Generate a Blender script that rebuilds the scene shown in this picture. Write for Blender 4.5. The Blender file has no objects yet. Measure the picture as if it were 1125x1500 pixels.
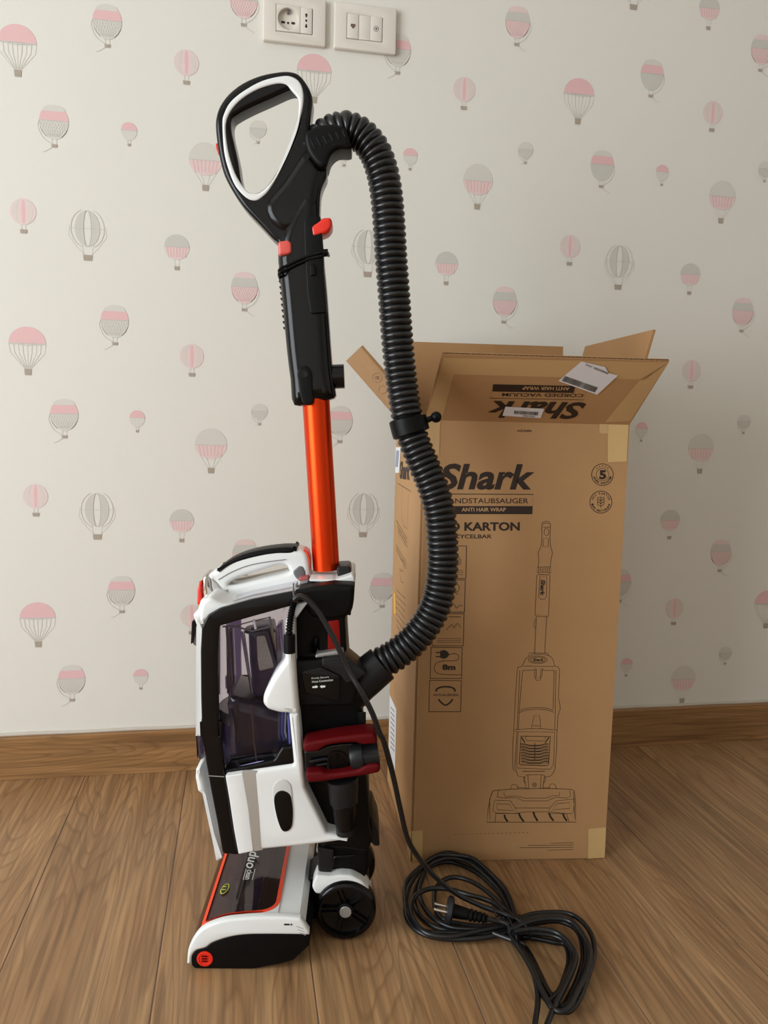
import bpy, bmesh, math, random
import numpy as np
from mathutils import Matrix, Vector
from mathutils.geometry import tessellate_polygon
random.seed(7)
SC = bpy.context.scene
COL = SC.collection
# ------------------------------------------------------------------ camera
FPX, CX, CY, CH = 1150., 562.5, 750., .72
def _n(v): v = np.array(v, float); return v/np.linalg.norm(v)
_Y = _n([352-CX, -(615-CY), -FPX]); _X = _n([7000-CX, -(778-CY), -FPX]); _X = _n(_X-(_X@_Y)*_Y); _Z = np.cross(_X, _Y)
RW = np.array([_X, _Y, _Z])
CAM = np.array([0., 0., CH])
cd = bpy.data.cameras.new('camera'); cam = bpy.data.objects.new('camera', cd); COL.objects.link(cam)
cd.sensor_fit = 'VERTICAL'; cd.sensor_height = 36; cd.lens = 36*FPX/1500; cd.clip_start = .02
cam.matrix_world = Matrix.Translation((0, 0, CH)) @ Matrix([list(r) for r in RW]).to_4x4()
SC.camera = cam
SC.cycles.transparent_max_bounces = 32
# ------------------------------------------------------------------ light
SC.view_settings.view_transform = 'Standard'; SC.view_settings.look = 'None'
SC.view_settings.gamma = 1; SC.view_settings.use_curve_mapping = False; SC.view_settings.exposure = 0
W = bpy.data.worlds.new('world'); SC.world = W; W.use_nodes = True
W.node_tree.nodes['Background'].inputs[0].default_value = (.965, .985, .985, 1)
W.node_tree.nodes['Background'].inputs[1].default_value = .58
def area(name, loc, target, sx, sy, power, col):
    d = bpy.data.lights.new(name, 'AREA'); d.shape = 'RECTANGLE'; d.size = sx; d.size_y = sy; d.energy = power; d.color = col
    o = bpy.data.objects.new(name, d); COL.objects.link(o); o.location = loc
    o.rotation_euler = (Vector(target)-Vector(loc)).to_track_quat('-Z', 'Y').to_euler(); return o
area('window_light', (-2.27, -.3, 1.1), (0, -.3, 1.1), 2.0, 1.9, 92, (.9, .965, 1.0))
# ------------------------------------------------------------------ pixel -> plane helpers (photo frame 1125 x 1500)
def ray(px, py): return RW@np.array([(px-CX)/FPX, -(py-CY)/FPX, -1.])
def onz(p, z=0.): d = ray(*p); return CAM+d*((z-CH)/d[2])
def ony(p, y): d = ray(*p); return CAM+d*(y/d[1])
def crop(x0, y0, k): return lambda pts: [(x0+x*k, y0+y*k) for x, y in pts]
K1 = crop(290, 80, .29333); K2 = crop(380, 300, .26667); K3 = crop(260, 780, .26667); K4 = crop(270, 1040, .27556)
K5 = crop(250, 1210, .29333); K6 = crop(500, 470, .44444); K7 = crop(560, 640, .32889); K8 = crop(560, 940, .32889); K9 = crop(570, 1220, .29333)
KB = crop(400, 810, .13333); KC = crop(400, 930, .14222); KD = crop(420, 1060, .13333); KE = crop(300, 870, .13333); KF = crop(280, 1000, .14222); KA = crop(270, 790, .13333)
# ------------------------------------------------------------------ materials
def s2l(c): return tuple((x/12.92 if x <= .04045 else ((x+.055)/1.055)**2.4) for x in [v/255 for v in c])+(1,)
MATS = {}
def mat(name, rgb, rough=.5, metal=0., coat=0., spec=.5, noise=0., nscale=40., bump=0., bscale=300.):
    if name in MATS: return MATS[name]
    m = bpy.data.materials.new(name); m.use_nodes = True; nt = m.node_tree; b = nt.nodes['Principled BSDF']
    c = s2l(rgb); b.inputs['Base Color'].default_value = c; b.inputs['Roughness'].default_value = rough
    b.inputs['Metallic'].default_value = metal; b.inputs['Coat Weight'].default_value = coat; b.inputs['Coat Roughness'].default_value = .08
    b.inputs['Specular IOR Level'].default_value = spec
    tc = nt.nodes.new('ShaderNodeTexCoord'); tx = nt.nodes.new('ShaderNodeTexNoise'); nt.links.new(tc.outputs['Object'], tx.inputs['Vector'])
    tx.inputs['Scale'].default_value = nscale; tx.inputs['Detail'].default_value = 4
    a = noise if noise else .03
    mx = nt.nodes.new('ShaderNodeMix'); mx.data_type = 'RGBA'
    mx.inputs[6].default_value = tuple(v*(1-a) for v in c[:3])+(1,); mx.inputs[7].default_value = tuple(min(1, v*(1+a)) for v in c[:3])+(1,)
    nt.links.new(tx.outputs['Fac'], mx.inputs[0]); nt.links.new(mx.outputs[2], b.inputs['Base Color'])
    if bump:
        t2 = nt.nodes.new('ShaderNodeTexNoise'); t2.inputs['Scale'].default_value = bscale; nt.links.new(tc.outputs['Object'], t2.inputs['Vector'])
        bp = nt.nodes.new('ShaderNodeBump'); bp.inputs['Strength'].default_value = bump; bp.inputs['Distance'].default_value = .001
        nt.links.new(t2.outputs['Fac'], bp.inputs['Height']); nt.links.new(bp.outputs['Normal'], b.inputs['Normal'])
    MATS[name] = m; return m
def clear(name, tint, gloss=.12, rough=.03, k=.75):
    m = bpy.data.materials.new(name); m.use_nodes = True; nt = m.node_tree; nt.nodes.clear()
    o = nt.nodes.new('ShaderNodeOutputMaterial'); t = nt.nodes.new('ShaderNodeBsdfTransparent'); g = nt.nodes.new('ShaderNodeBsdfGlossy')
    t.inputs[0].default_value = s2l(tint); g.inputs['Roughness'].default_value = rough
    f = nt.nodes.new('ShaderNodeFresnel'); f.inputs[0].default_value = 1.45
    mm = nt.nodes.new('ShaderNodeMath'); mm.operation = 'MULTIPLY_ADD'; mm.inputs[1].default_value = k; mm.inputs[2].default_value = gloss*.15
    nt.links.new(f.outputs[0], mm.inputs[0]); mx = nt.nodes.new('ShaderNodeMixShader'); nt.links.new(mm.outputs[0], mx.inputs[0])
    nt.links.new(t.outputs[0], mx.inputs[1]); nt.links.new(g.outputs[0], mx.inputs[2]); nt.links.new(mx.outputs[0], o.inputs[0]); return m
BLACK = mat('black_gloss_plastic', (8, 8, 10), .2, spec=.3)
BLACKM = mat('black_satin_plastic', (8, 8, 9), .42, spec=.16)
CHAR = mat('charcoal_plastic', (26, 26, 28), .36, spec=.28)
HOSE = mat('hose_plastic', (15, 16, 19), .3, spec=.6)
CORD = mat('cord_rubber', (17, 19, 22), .34, spec=.5)
WHITE = mat('white_gloss_plastic', (226, 227, 226), .26)
SILVER = mat('silver_plastic', (165, 165, 163), .3, metal=.4)
CHROME = mat('chrome', (205, 200, 195), .12, metal=1)
REDM = mat('orange_red_anodised', (226, 62, 14), .3, metal=.85)
RED = mat('red_plastic', (226, 44, 26), .3)
ORANGE = mat('orange_red_trim', (236, 74, 42), .32)
DRED = mat('dark_red_plastic', (84, 2, 7), .55, spec=.15)
NAVY = mat('dark_purple_plastic', (34, 28, 54), .25)
GREYP = mat('grey_plastic', (96, 94, 96), .35)
SCREENM = mat('metal_screen', (150, 148, 142), .4, metal=.5, noise=.5, nscale=500)
PRINTW = mat('white_print', (225, 225, 220), .5)
YEL = mat('yellow_print', (205, 205, 60), .5)
PLATE = mat('outlet_plastic', (222, 216, 206), .35)
HOLE = mat('socket_hole', (40, 34, 30), .6)
BRASS = mat('plug_pin_metal', (200, 195, 188), .2, metal=1)
INK = mat('brown_black_ink', (42, 27, 20), .6)
INKT = mat('kraft_reversed_print', (188, 150, 108), .65)
TAPE = mat('packing_tape', (205, 172, 118), .3, noise=.08, nscale=25)
TAPED = mat('tape_on_flap', (198, 162, 114), .35, noise=.06, nscale=20)
LABEL = mat('white_label', (228, 228, 232), .5)
BARINK = mat('label_ink', (50, 50, 54), .6)
YTAPE = mat('orange_yellow_tape', (235, 175, 50), .4)
CLEAR = clear('clear_cup_plastic', (240, 237, 243), .05, k=.55)
SMOKE = clear('purple_tinted_plastic', (172, 160, 186), .3)
VISOR = clear('smoked_visor', (205, 198, 200), .02, k=.4)
def kraft(name, rgb, flute=True):
    m = mat(name, rgb, .72, noise=.07, nscale=14); nt = m.node_tree; b = nt.nodes['Principled BSDF']
    tc = nt.nodes.new('ShaderNodeTexCoord'); mp = nt.nodes.new('ShaderNodeMapping'); mp.inputs['Scale'].default_value = (260, 260, 3)
    n1 = nt.nodes.new('ShaderNodeTexNoise'); n1.inputs['Scale'].default_value = 1; nt.links.new(tc.outputs['Object'], mp.inputs[0]); nt.links.new(mp.outputs[0], n1.inputs['Vector'])
    bp = nt.nodes.new('ShaderNodeBump'); bp.inputs['Strength'].default_value = .12; bp.inputs['Distance'].default_value = .001
    nt.links.new(n1.outputs['Fac'], bp.inputs['Height']); nt.links.new(bp.outputs['Normal'], b.inputs['Normal']); return m
KRAFT = kraft('kraft_cardboard', (178, 137, 93)); KRAFTD = kraft('kraft_flap_shaded', (166, 124, 80)); KEDGE = mat('cardboard_edge', (120, 88, 56), .8)  # flap kraft is a darker copy, shade on the inner faces put into colour
def wood(name, axis, c1, c2, c3):
    m = bpy.data.materials.new(name); m.use_nodes = True; nt = m.node_tree; b = nt.nodes['Principled BSDF']; N = nt.nodes.new; L = nt.links.new
    tc = N('ShaderNodeTexCoord'); oi = N('ShaderNodeObjectInfo'); cm = N('ShaderNodeCombineXYZ')
    mu = N('ShaderNodeMath'); mu.operation = 'MULTIPLY'; mu.inputs[1].default_value = 37.; L(oi.outputs['Random'], mu.inputs[0])
    L(mu.outputs[0], cm.inputs[0]); L(mu.outputs[0], cm.inputs[1]); L(mu.outputs[0], cm.inputs[2])
    ad = N('ShaderNodeVectorMath'); ad.operation = 'ADD'; L(tc.outputs['Object'], ad.inputs[0]); L(cm.outputs[0], ad.inputs[1])
    def mapped(sc):
        mp = N('ShaderNodeMapping'); mp.inputs['Scale'].default_value = sc; L(ad.outputs[0], mp.inputs[0]); return mp.outputs[0]
    lo, hi = (1.0, 5.0)
    # cathedral figure: contour lines of a stretched noise field
    sc = (9.0, .95, 9.0) if axis == 'Y' else (1.1, 7, 12)
    n1 = N('ShaderNodeTexNoise'); n1.inputs['Scale'].default_value = 1; n1.inputs['Detail'].default_value = 2.6; n1.inputs['Roughness'].default_value = .35; L(mapped(sc), n1.inputs['Vector'])
    f1 = N('ShaderNodeMath'); f1.operation = 'MULTIPLY'; f1.inputs[1].default_value = 30; L(n1.outputs['Fac'], f1.inputs[0])
    f2 = N('ShaderNodeMath'); f2.operation = 'FRACT'; L(f1.outputs[0], f2.inputs[0])
    sc2 = (160, 5, 160) if axis == 'Y' else (5, 160, 160)
    n2 = N('ShaderNodeTexNoise'); n2.inputs['Scale'].default_value = 1; n2.inputs['Detail'].default_value = 4; L(mapped(sc2), n2.inputs['Vector'])
    sc3 = (30, 3, 30) if axis == 'Y' else (3, 30, 30)
    n3 = N('ShaderNodeTexNoise'); n3.inputs['Scale'].default_value = 1; n3.inputs['Detail'].default_value = 3; L(mapped(sc3), n3.inputs['Vector'])
    r1 = N('ShaderNodeValToRGB'); e = r1.color_ramp.elements; e[0].position = .0; e[0].color = (1, 1, 1, 1); e[1].position = .16; e[1].color = (0, 0, 0, 1)
    x = e.new(.8); x.color = (.2, .2, .2, 1); x = e.new(1.); x.color = (1, 1, 1, 1); L(f2.outputs[0], r1.inputs[0])
    m1 = N('ShaderNodeMix'); m1.data_type = 'RGBA'; m1.inputs[6].default_value = s2l(c1); m1.inputs[7].default_value = s2l(c2)
    r3 = N('ShaderNodeMapRange'); r3.inputs[1].default_value = .35; r3.inputs[2].default_value = .65; L(n3.outputs['Fac'], r3.inputs[0]); L(r3.outputs[0], m1.inputs[0])
    m2 = N('ShaderNodeMix'); m2.data_type = 'RGBA'; m2.inputs[7].default_value = s2l(c3); L(m1.outputs[2], m2.inputs[6])
    mf = N('ShaderNodeMath'); mf.operation = 'MULTIPLY'; L(r1.outputs[0], mf.inputs[0]); L(n2.outputs['Fac'], mf.inputs[1]); 
    mg = N('ShaderNodeMath'); mg.operation = 'MULTIPLY'; mg.inputs[1].default_value = .95; L(mf.outputs[0], mg.inputs[0]); L(mg.outputs[0], m2.inputs[0])
    m3 = N('ShaderNodeMix'); m3.data_type = 'RGBA'; m3.blend_type = 'MULTIPLY'; m3.inputs[0].default_value = 1; L(m2.outputs[2], m3.inputs[6])
    r4 = N('ShaderNodeMapRange'); r4.inputs[1].default_value = .3; r4.inputs[2].default_value = .7; r4.inputs[3].default_value = .62; r4.inputs[4].default_value = 1.22; L(n2.outputs['Fac'], r4.inputs[0])
    rv = N('ShaderNodeMapRange'); rv.inputs[3].default_value = .9; rv.inputs[4].default_value = 1.06; L(oi.outputs['Random'], rv.inputs[0])
    mm = N('ShaderNodeMath'); mm.operation = 'MULTIPLY'; L(r4.outputs[0], mm.inputs[0]); L(rv.outputs[0], mm.inputs[1])
    L(mm.outputs[0], m3.inputs[7]); L(m3.outputs[2], b.inputs['Base Color'])
    b.inputs['Roughness'].default_value = .42; b.inputs['Specular IOR Level'].default_value = .4
    bp = N('ShaderNodeBump'); bp.inputs['Strength'].default_value = .25; bp.inputs['Distance'].default_value = .001; L(n2.outputs['Fac'], bp.inputs['Height']); L(bp.outputs[0], b.inputs['Normal'])
    return m
PLANK = wood('oak_look_tile', 'Y', (176, 138, 98), (160, 121, 83), (118, 84, 54))
BASEW = wood('oak_baseboard', 'X', (166, 124, 80), (148, 108, 68), (104, 72, 42))
GROUT = mat('grout', (138, 118, 108), .8)
def wallmat():
    m = mat('wallpaper_ground', (225, 222, 214), .6, noise=.012, nscale=6); nt = m.node_tree; b = nt.nodes['Principled BSDF']
    tc = nt.nodes.new('ShaderNodeTexCoord'); a = nt.nodes.new('ShaderNodeTexNoise'); mp = nt.nodes.new('ShaderNodeMapping'); mp.inputs['Scale'].default_value = (1400, 1400, 350)
    nt.links.new(tc.outputs['Object'], mp.inputs[0]); nt.links.new(mp.outputs[0], a.inputs['Vector']); a.inputs['Scale'].default_value = 1
    bp = nt.nodes.new('ShaderNodeBump'); bp.inputs['Strength'].default_value = .25; bp.inputs['Distance'].default_value = .0006
    nt.links.new(a.outputs['Fac'], bp.inputs['Height']); nt.links.new(bp.outputs[0], b.inputs['Normal']); b.inputs['Specular IOR Level'].default_value = .25; return m
WALL = wallmat()
WPINK = mat('print_pink', (226, 184, 185), .6); WPINKL = mat('print_pale_pink', (226, 203, 199), .6)
WGREY = mat('print_grey', (202, 199, 192), .6); WGREYL = mat('print_pale_grey', (212, 208, 200), .6); WLINE = mat('print_line', (196, 191, 183), .6)
WBASK = mat('print_basket', (168, 156, 142), .6); WWHITE = mat('print_white', (232, 229, 220), .6)
# ------------------------------------------------------------------ object helpers
FR = {}
def setp(o, label=None, cat=None, group=None, kind=None):
    if label: o['label'] = label
    if cat: o['category'] = cat
    if group: o['group'] = group
    if kind: o['kind'] = kind
    return o
def thing(name, loc, rz, label, cat, group=None):
    o = bpy.data.objects.new(name, None); COL.objects.link(o); o.location = loc; o.rotation_euler = (0, 0, rz); o.empty_display_size = .05
    FR[o.name] = (Matrix.Translation(loc) @ Matrix.Rotation(rz, 4, 'Z')).inverted()
    return setp(o, label, cat, group)
def mk(name, verts, faces, m, parent=None, world=False, angle=38, label=None, mats=None, mi=None):
    me = bpy.data.meshes.new(name)
    if world and parent is not None and parent.name in FR:
        M = FR[parent.name]; verts = [tuple(M @ Vector(tuple(map(float, v)))) for v in verts]
    me.from_pydata([tuple(map(float, v)) for v in verts], [], faces)
    for q in (mats or [m]): me.materials.append(q)
    if mi: me.polygons.foreach_set('material_index', mi)
    bm = bmesh.new(); bm.from_mesh(me); bmesh.ops.remove_doubles(bm, verts=bm.verts, dist=1e-6)
    if angle is not None: bmesh.ops.recalc_face_normals(bm, faces=bm.faces)
    bm.to_mesh(me); bm.free()
    if angle:
        me.polygons.foreach_set('use_smooth', [True]*len(me.polygons)); me.set_sharp_from_angle(angle=math.radians(angle))
    o = bpy.data.objects.new(name, me); COL.objects.link(o)
    if parent is not None:
        o.parent = parent
        if parent.name in FR: FR[o.name] = FR[parent.name]
    if label: o['label'] = label
    return o
class Geo:
    def __init__(s): s.v = []; s.f = []
    def add(s, v, f):
        b = len(s.v); s.v += [tuple(map(float, x)) for x in v]; s.f += [tuple(i+b for i in q) for q in f]; return s
def cr(pts, n=6, closed=False):
    P = [np.array(p, float) for p in pts]; out = []; N = len(P)
    rng = range(N) if closed else range(N-1)
    for i in rng:
        g = lambda k: P[k % N] if closed else P[min(max(k, 0), N-1)]
        a, b, c, d = g(i-1), g(i), g(i+1), g(i+2)
        for j in range(n):
            t = j/n; out.append(.5*((2*b)+(-a+c)*t+(2*a-5*b+4*c-d)*t*t+(-a+3*b-3*c+d)*t**3))
    if not closed: out.append(P[-1])
    return out
def rc(pts, r, n=4):
    """round the corners of a closed polygon"""
    P = [np.array(p, float) for p in pts]; out = []; N = len(P)
    for i in range(N):
        a, b, c = P[i-1], P[i], P[(i+1) % N]; la = np.linalg.norm(a-b); lc = np.linalg.norm(c-b); k = min(r, la*.45, lc*.45)
        p0 = b+(a-b)/la*k; p1 = b+(c-b)/lc*k
        for j in range(n+1):
            t = j/n; out.append((1-t)**2*p0+2*t*(1-t)*b+t*t*p1)
    return out
def area2(p): return sum(p[i][0]*p[(i+1) % len(p)][1]-p[(i+1) % len(p)][0]*p[i][1] for i in range(len(p)))/2
def inset(P, d):
    N = len(P); out = []
    for i in range(N):
        a, b, c = P[i-1], P[i], P[(i+1) % N]; e1 = b-a; e2 = c-b; l1 = np.linalg.norm(e1)+1e-12; l2 = np.linalg.norm(e2)+1e-12
        n1 = np.array([-e1[1], e1[0]])/l1; n2 = np.array([-e2[1], e2[0]])/l2; nn = n1+n2; q = nn@nn
        nn = nn/max(q/2, .5) if q > 1e-6 else n1
        out.append(b+nn*d)
    return out
def clean(P):
    out = []
    for p in P:
        if not out or np.linalg.norm(p-out[-1]) > 1e-5: out.append(p)
    if np.linalg.norm(out[0]-out[-1]) < 1e-5: out.pop()
    return out
def solid_geo(outer, t0, t1, r=.002, seg=3, holes=(), back=True, to3=None):
    """extruded outline with rounded rims. outline in (s,z); t towards the camera side"""
    if to3 is None: to3 = lambda s, z, t: (s, -t, z)
    loops = []
    O_ = clean([np.array(p, float) for p in outer])
    if area2(O_) < 0: O_ = O_[::-1]
    loops.append(O_)
    for h in holes:
        H = clean([np.array(p, float) for p in h])
        if area2(H) > 0: H = H[::-1]
        loops.append(H)
    if t1 < t0: t0, t1 = t1, t0
    r = min(r, (t1-t0)*.49)
    lay = []
    if back:
        for k in range(seg+1): a = math.pi/2*k/seg; lay.append((t0+r*(1-math.sin(a)), r*(1-math.cos(a)))) if r > 0 else None
        if r <= 0: lay.append((t0, 0))
    else: lay.append((t0, 0))
    if back and r > 0: lay = [(t0+r*(1-math.sin(math.pi/2*k/seg)), r*(1-math.cos(math.pi/2*k/seg))) for k in range(seg+1)]
    if back and r > 0: lay = [(t0+r*(1-math.cos(math.pi/2*k/seg)), r*(1-math.sin(math.pi/2*k/seg))) for k in range(seg+1)]
    if r > 0: lay += [(t1-r*(1-math.cos(math.pi/2*k/seg)), r*(1-math.sin(math.pi/2*k/seg))) for k in range(seg, -1, -1)]
    else: lay.append((t1, 0))
    g = Geo(); caps = []
    for L in loops:
        idx = []
        for (t, d) in lay:
            Q = inset(L, d) if d > 1e-9 else L
            b = len(g.v); g.v += [to3(q[0], q[1], t) for q in Q]; idx.append(b); caps_last = Q
        n = len(L)
        for a in range(len(lay)-1):
            for i in range(n):
                j = (i+1) % n; g.f.append((idx[a]+i, idx[a]+j, idx[a+1]+j, idx[a+1]+i))
        caps.append((idx[0], idx[-1], n, inset(L, lay[0][1]) if lay[0][1] > 1e-9 else L, caps_last))
    for which in (0, 1):
        polys = [[Vector((q[0], q[1], 0)) for q in c[3+which]] for c in caps]
        mp = []
        for c in caps: mp += [c[which]+i for i in range(c[2])]
        for tri in tessellate_polygon(polys): g.f.append(tuple(mp[i] for i in tri))
    return g
def solid(name, outer, t0, t1, m, parent, r=.002, seg=3, holes=(), label=None, angle=38):
    g = solid_geo(outer, t0, t1, r, seg, holes); return mk(name, g.v, g.f, m, parent, angle=angle, label=label)
def tube_geo(path, rad, n=12, caps=True):
    P = [np.array(p, float) for p in path]; N = len(P); R_ = rad if hasattr(rad, '__len__') else [rad]*N
    g = Geo(); up = np.array([.12, .3, .94]); prev = None
    for i in range(N):
        t = P[min(i+1, N-1)]-P[max(i-1, 0)]; t = t/(np.linalg.norm(t)+1e-12)
        if prev is None:
            a = np.cross(t, up); 
            if np.linalg.norm(a) < .2: a = np.cross(t, [1, 0, 0])
        else: a = prev-t*(prev@t)
        a = a/np.linalg.norm(a); prev = a; b = np.cross(t, a)
        for k in range(n):
            th = 2*math.pi*k/n; g.v.append(tuple(P[i]+R_[i]*(math.cos(th)*a+math.sin(th)*b)))
    for i in range(N-1):
        for k in range(n):
            k2 = (k+1) % n; g.f.append((i*n+k, i*n+k2, (i+1)*n+k2, (i+1)*n+k))
    if caps: g.f.append(tuple(range(n))[::-1]); g.f.append(tuple((N-1)*n+k for k in range(n)))
    return g
def tube(name, path, rad, m, parent, n=12, world=False, angle=50, label=None):
    g = tube_geo(path, rad, n); return mk(name, g.v, g.f, m, parent, world, angle, label)
def box_geo(x0, x1, y0, y1, z0, z1):
    v = [(x, y, z) for x in (x0, x1) for y in (y0, y1) for z in (z0, z1)]
    return Geo().add(v, [(0, 1, 3, 2), (4, 6, 7, 5), (0, 4, 5, 1), (2, 3, 7, 6), (0, 2, 6, 4), (1, 5, 7, 3)])
def rbox(name, x0, x1, y0, y1, z0, z1, m, parent=None, r=.001, world=False, label=None):
    bm = bmesh.new(); g = box_geo(x0, x1, y0, y1, z0, z1)
    vs = [bm.verts.new(v) for v in g.v]; [bm.faces.new([vs[i] for i in f]) for f in g.f]
    bmesh.ops.recalc_face_normals(bm, faces=bm.faces)
    if r: bmesh.ops.bevel(bm, geom=list(bm.edges), offset=r, segments=2, affect='EDGES', profile=.5)
    bm.verts.index_update(); v = [tuple(q.co) for q in bm.verts]; f = [tuple(q.index for q in p.verts) for p in bm.faces]; bm.free()
    return mk(name, v, f, m, parent, world, 35, label)
def lathe_geo(prof, c, axis='y', n=40, cap0=True):
    """prof: (radius, offset along axis)"""
    g = Geo()
    for (r, o) in prof:
        for k in range(n):
            a = 2*math.pi*k/n
            if axis == 'y': g.v.append((c[0]+r*math.cos(a), c[1]+o, c[2]+r*math.sin(a)))
            else: g.v.append((c[0]+r*math.cos(a), c[1]+r*math.sin(a), c[2]+o))
    for i in range(len(prof)-1):
        for k in range(n): k2 = (k+1) % n; g.f.append((i*n+k, i*n+k2, (i+1)*n+k2, (i+1)*n+k))
    if cap0: g.f.append(tuple(range(n)))
    if prof[-1][0] > 1e-5: g.f.append(tuple((len(prof)-1)*n+k for k in range(n)))
    return g
# ---- text as flat mesh, mapped affinely on a surface
_tc = {}
def text_raw(s, bold=0., shear=0.):
    k = (s, bold, shear)
    if k in _tc: return _tc[k]
    c = bpy.data.curves.new('t', 'FONT'); c.body = s; c.offset = bold; c.shear = shear; c.resolution_u = 3; c.size = 1
    o = bpy.data.objects.new('t', c); COL.objects.link(o); dg = bpy.context.evaluated_depsgraph_get(); dg.update()
    me = bpy.data.meshes.new_from_object(o.evaluated_get(dg)); v = np.array([q.co[:2] for q in me.vertices]); f = [tuple(p.vertices) for p in me.polygons]
    bpy.data.objects.remove(o); bpy.data.curves.remove(c); bpy.data.meshes.remove(me)
    lo = v.min(0); hi = v.max(0); v = (v-lo)/(hi-lo); _tc[k] = (v, f); return v, f
class Plane:
    """flat face in the world; pixels of the photo are intersected with it to place its print"""
    def __init__(s, o, u, v, off=.0005):
        s.o = np.array(o, float); s.u = _n(u); v = np.array(v, float); v = v-(v@s.u)*s.u; s.v = _n(v); s.n = np.cross(s.u, s.v); s.off = off
        if s.n@(CAM-s.o) < 0: s.n = -s.n
    lim = None
    def p(s, px):
        d = ray(*px); k = ((s.o-CAM)@s.n)/(d@s.n); q = CAM+d*k-s.o; a = q@s.u
        if s.lim: a = min(max(a, s.lim[0]), s.lim[1])
        return np.array([a, q@s.v])
    def w(s, ab, k=1.): return s.o+s.u*ab[0]+s.v*ab[1]+s.n*s.off*k
def text_on(g, pl, s, p0, p1, p2, bold=0., shear=0., k=1.):
    v, f = text_raw(s, bold, shear); a = pl.p(p0); b = pl.p(p1)-a; c = pl.p(p2)-a
    g.add([pl.w(a+b*q[0]+c*q[1], k) for q in v], f)
def poly_on(g, pl, pts, k=1.):
    ab = [pl.p(q) for q in pts]; tri = tessellate_polygon([[Vector((a[0], a[1], 0)) for a in ab]]); g.add([pl.w(a, k) for a in ab], [tuple(t) for t in tri])
def stroke_on(g, pl, pts, w, closed=False, k=1., px=True):
    ab = [pl.p(q) if px else np.array(q, float) for q in pts]; N = len(ab)
    if closed: ab = ab+[ab[0]]; N += 1
    vs = []
    for i in range(N):
        t = ab[min(i+1, N-1)]-ab[max(i-1, 0)]
        if closed and i in (0, N-1): t = ab[1]-ab[-2]
        l = np.linalg.norm(t)+1e-12; n_ = np.array([-t[1], t[0]])/l*w/2; vs += [pl.w(ab[i]+n_, k), pl.w(ab[i]-n_, k)]
    g.add(vs, [(2*i, 2*i+1, 2*i+3, 2*i+2) for i in range(N-1)])
def circ(c, r, n=28, ry=None): return [(c[0]+r*math.cos(2*math.pi*i/n), c[1]+(ry or r)*math.sin(2*math.pi*i/n)) for i in range(n)]
# ================================================================== SETTING
WY = 1.602
floor = mk('floor', *(lambda g: (g.v, g.f))(box_geo(-2.3, 3.1, -2.4, WY+.1, -.03, -.0012)), GROUT, None, angle=None); setp(floor, kind='structure')
wall = mk('wall_back', *(lambda g: (g.v, g.f))(box_geo(-2.3, 3.1, WY, WY+.1, -.03, 2.6)), WALL, None, angle=None); setp(wall, kind='structure')
def shell(name, boxes, m):
    g = Geo()
    for b_ in boxes: q = box_geo(*b_); g.add(q.v, q.f)
    return setp(mk(name, g.v, g.f, m, None, angle=None), kind='structure')
PLAS = mat('painted_plaster', (234, 231, 225), .7)
shell('wall_left', [(-2.4, -2.3, -2.5, -1.25, -.03, 2.6), (-2.4, -2.3, .65, WY+.1, -.03, 2.6), (-2.4, -2.3, -1.25, .65, 2.15, 2.6)], PLAS)
shell('wall_right', [(3.1, 3.2, -2.5, WY+.1, -.03, 2.6)], PLAS)
shell('wall_front', [(-2.4, 3.2, -2.5, -2.4, -.03, 2.6)], PLAS)
shell('ceiling', [(-2.4, 3.2, -2.5, WY+.1, 2.6, 2.7)], mat('ceiling_paint', (228, 226, 220), .8))
shell('window_1', [(-2.36, -2.3, -1.25, -1.19, 0, 2.15), (-2.36, -2.3, .59, .65, 0, 2.15), (-2.36, -2.3, -.34, -.26, 0, 2.15), (-2.36, -2.3, -1.19, .59, 2.09, 2.15), (-2.36, -2.3, -1.19, .59, 0, .06)], WHITE)
for k in range(-9, 15):
    x0 = -.104+.2*k; x1 = min(x0+.2, 3.1)
    if x0 > 2.9: continue
    off = {0: 1.485}.get(k, [.62, .3, .75, .45, .66][k % 5])
    for a, b in ((off-3.6, off-2.4), (off-2.4, off-1.2), (off-1.2, off), (off, off+1.2), (off+1.2, off+2.4)):
        a = max(a, -2.4); b = min(b, WY)
        if b-a < .02: continue
        cx_, cy_ = (x0+x1)/2, (a+b)/2; g = box_geo(x0+.0008-cx_, x1-.0008-cx_, a+.0008-cy_, b-.0008-cy_, -.0095, 0)
        bm = bmesh.new(); vs = [bm.verts.new(v) for v in g.v]; [bm.faces.new([vs[i] for i in f]) for f in g.f]
        bmesh.ops.recalc_face_normals(bm, faces=bm.faces)
        bmesh.ops.bevel(bm, geom=[e for e in bm.edges if all(v.co.z > -.001 for v in e.verts)], offset=.0007, segments=1, affect='EDGES')
        me = bpy.data.meshes.new('plank'); bm.to_mesh(me); bm.free(); me.materials.append(PLANK)
        o = bpy.data.objects.new('plank', me); COL.objects.link(o); o.parent = floor; o.location = (cx_, cy_, 0)
BBH = .088
def bb(name, x0, x1):
    prof = [(WY-.012, 0.0005), (WY-.012, BBH-.003), (WY-.0095, BBH), (WY, BBH), (WY, 0.0005)]
    v = [(x, y, z) for x in (x0, x1) for y, z in prof]; n = len(prof); f = [(i, (i+1) % n, n+(i+1) % n, n+i) for i in range(n)]+[tuple(range(n)), tuple(range(n, 2*n))]
    o = mk(name, v, f, BASEW, None, angle=20); setp(o, kind='structure'); return o
bb('baseboard_back', -2.3, 3.1)
CAULK = mat('caulk', (196, 188, 176), .7, noise=.08, nscale=60)
cp = []
for i in range(110): cp.append((-2.3+i*.05, WY-.0008, BBH+.0015+.0008*math.sin(i*1.7)))
tr = tube('trim_1', cp, .0042, CAULK, None, n=8); setp(tr, kind='structure')
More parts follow.
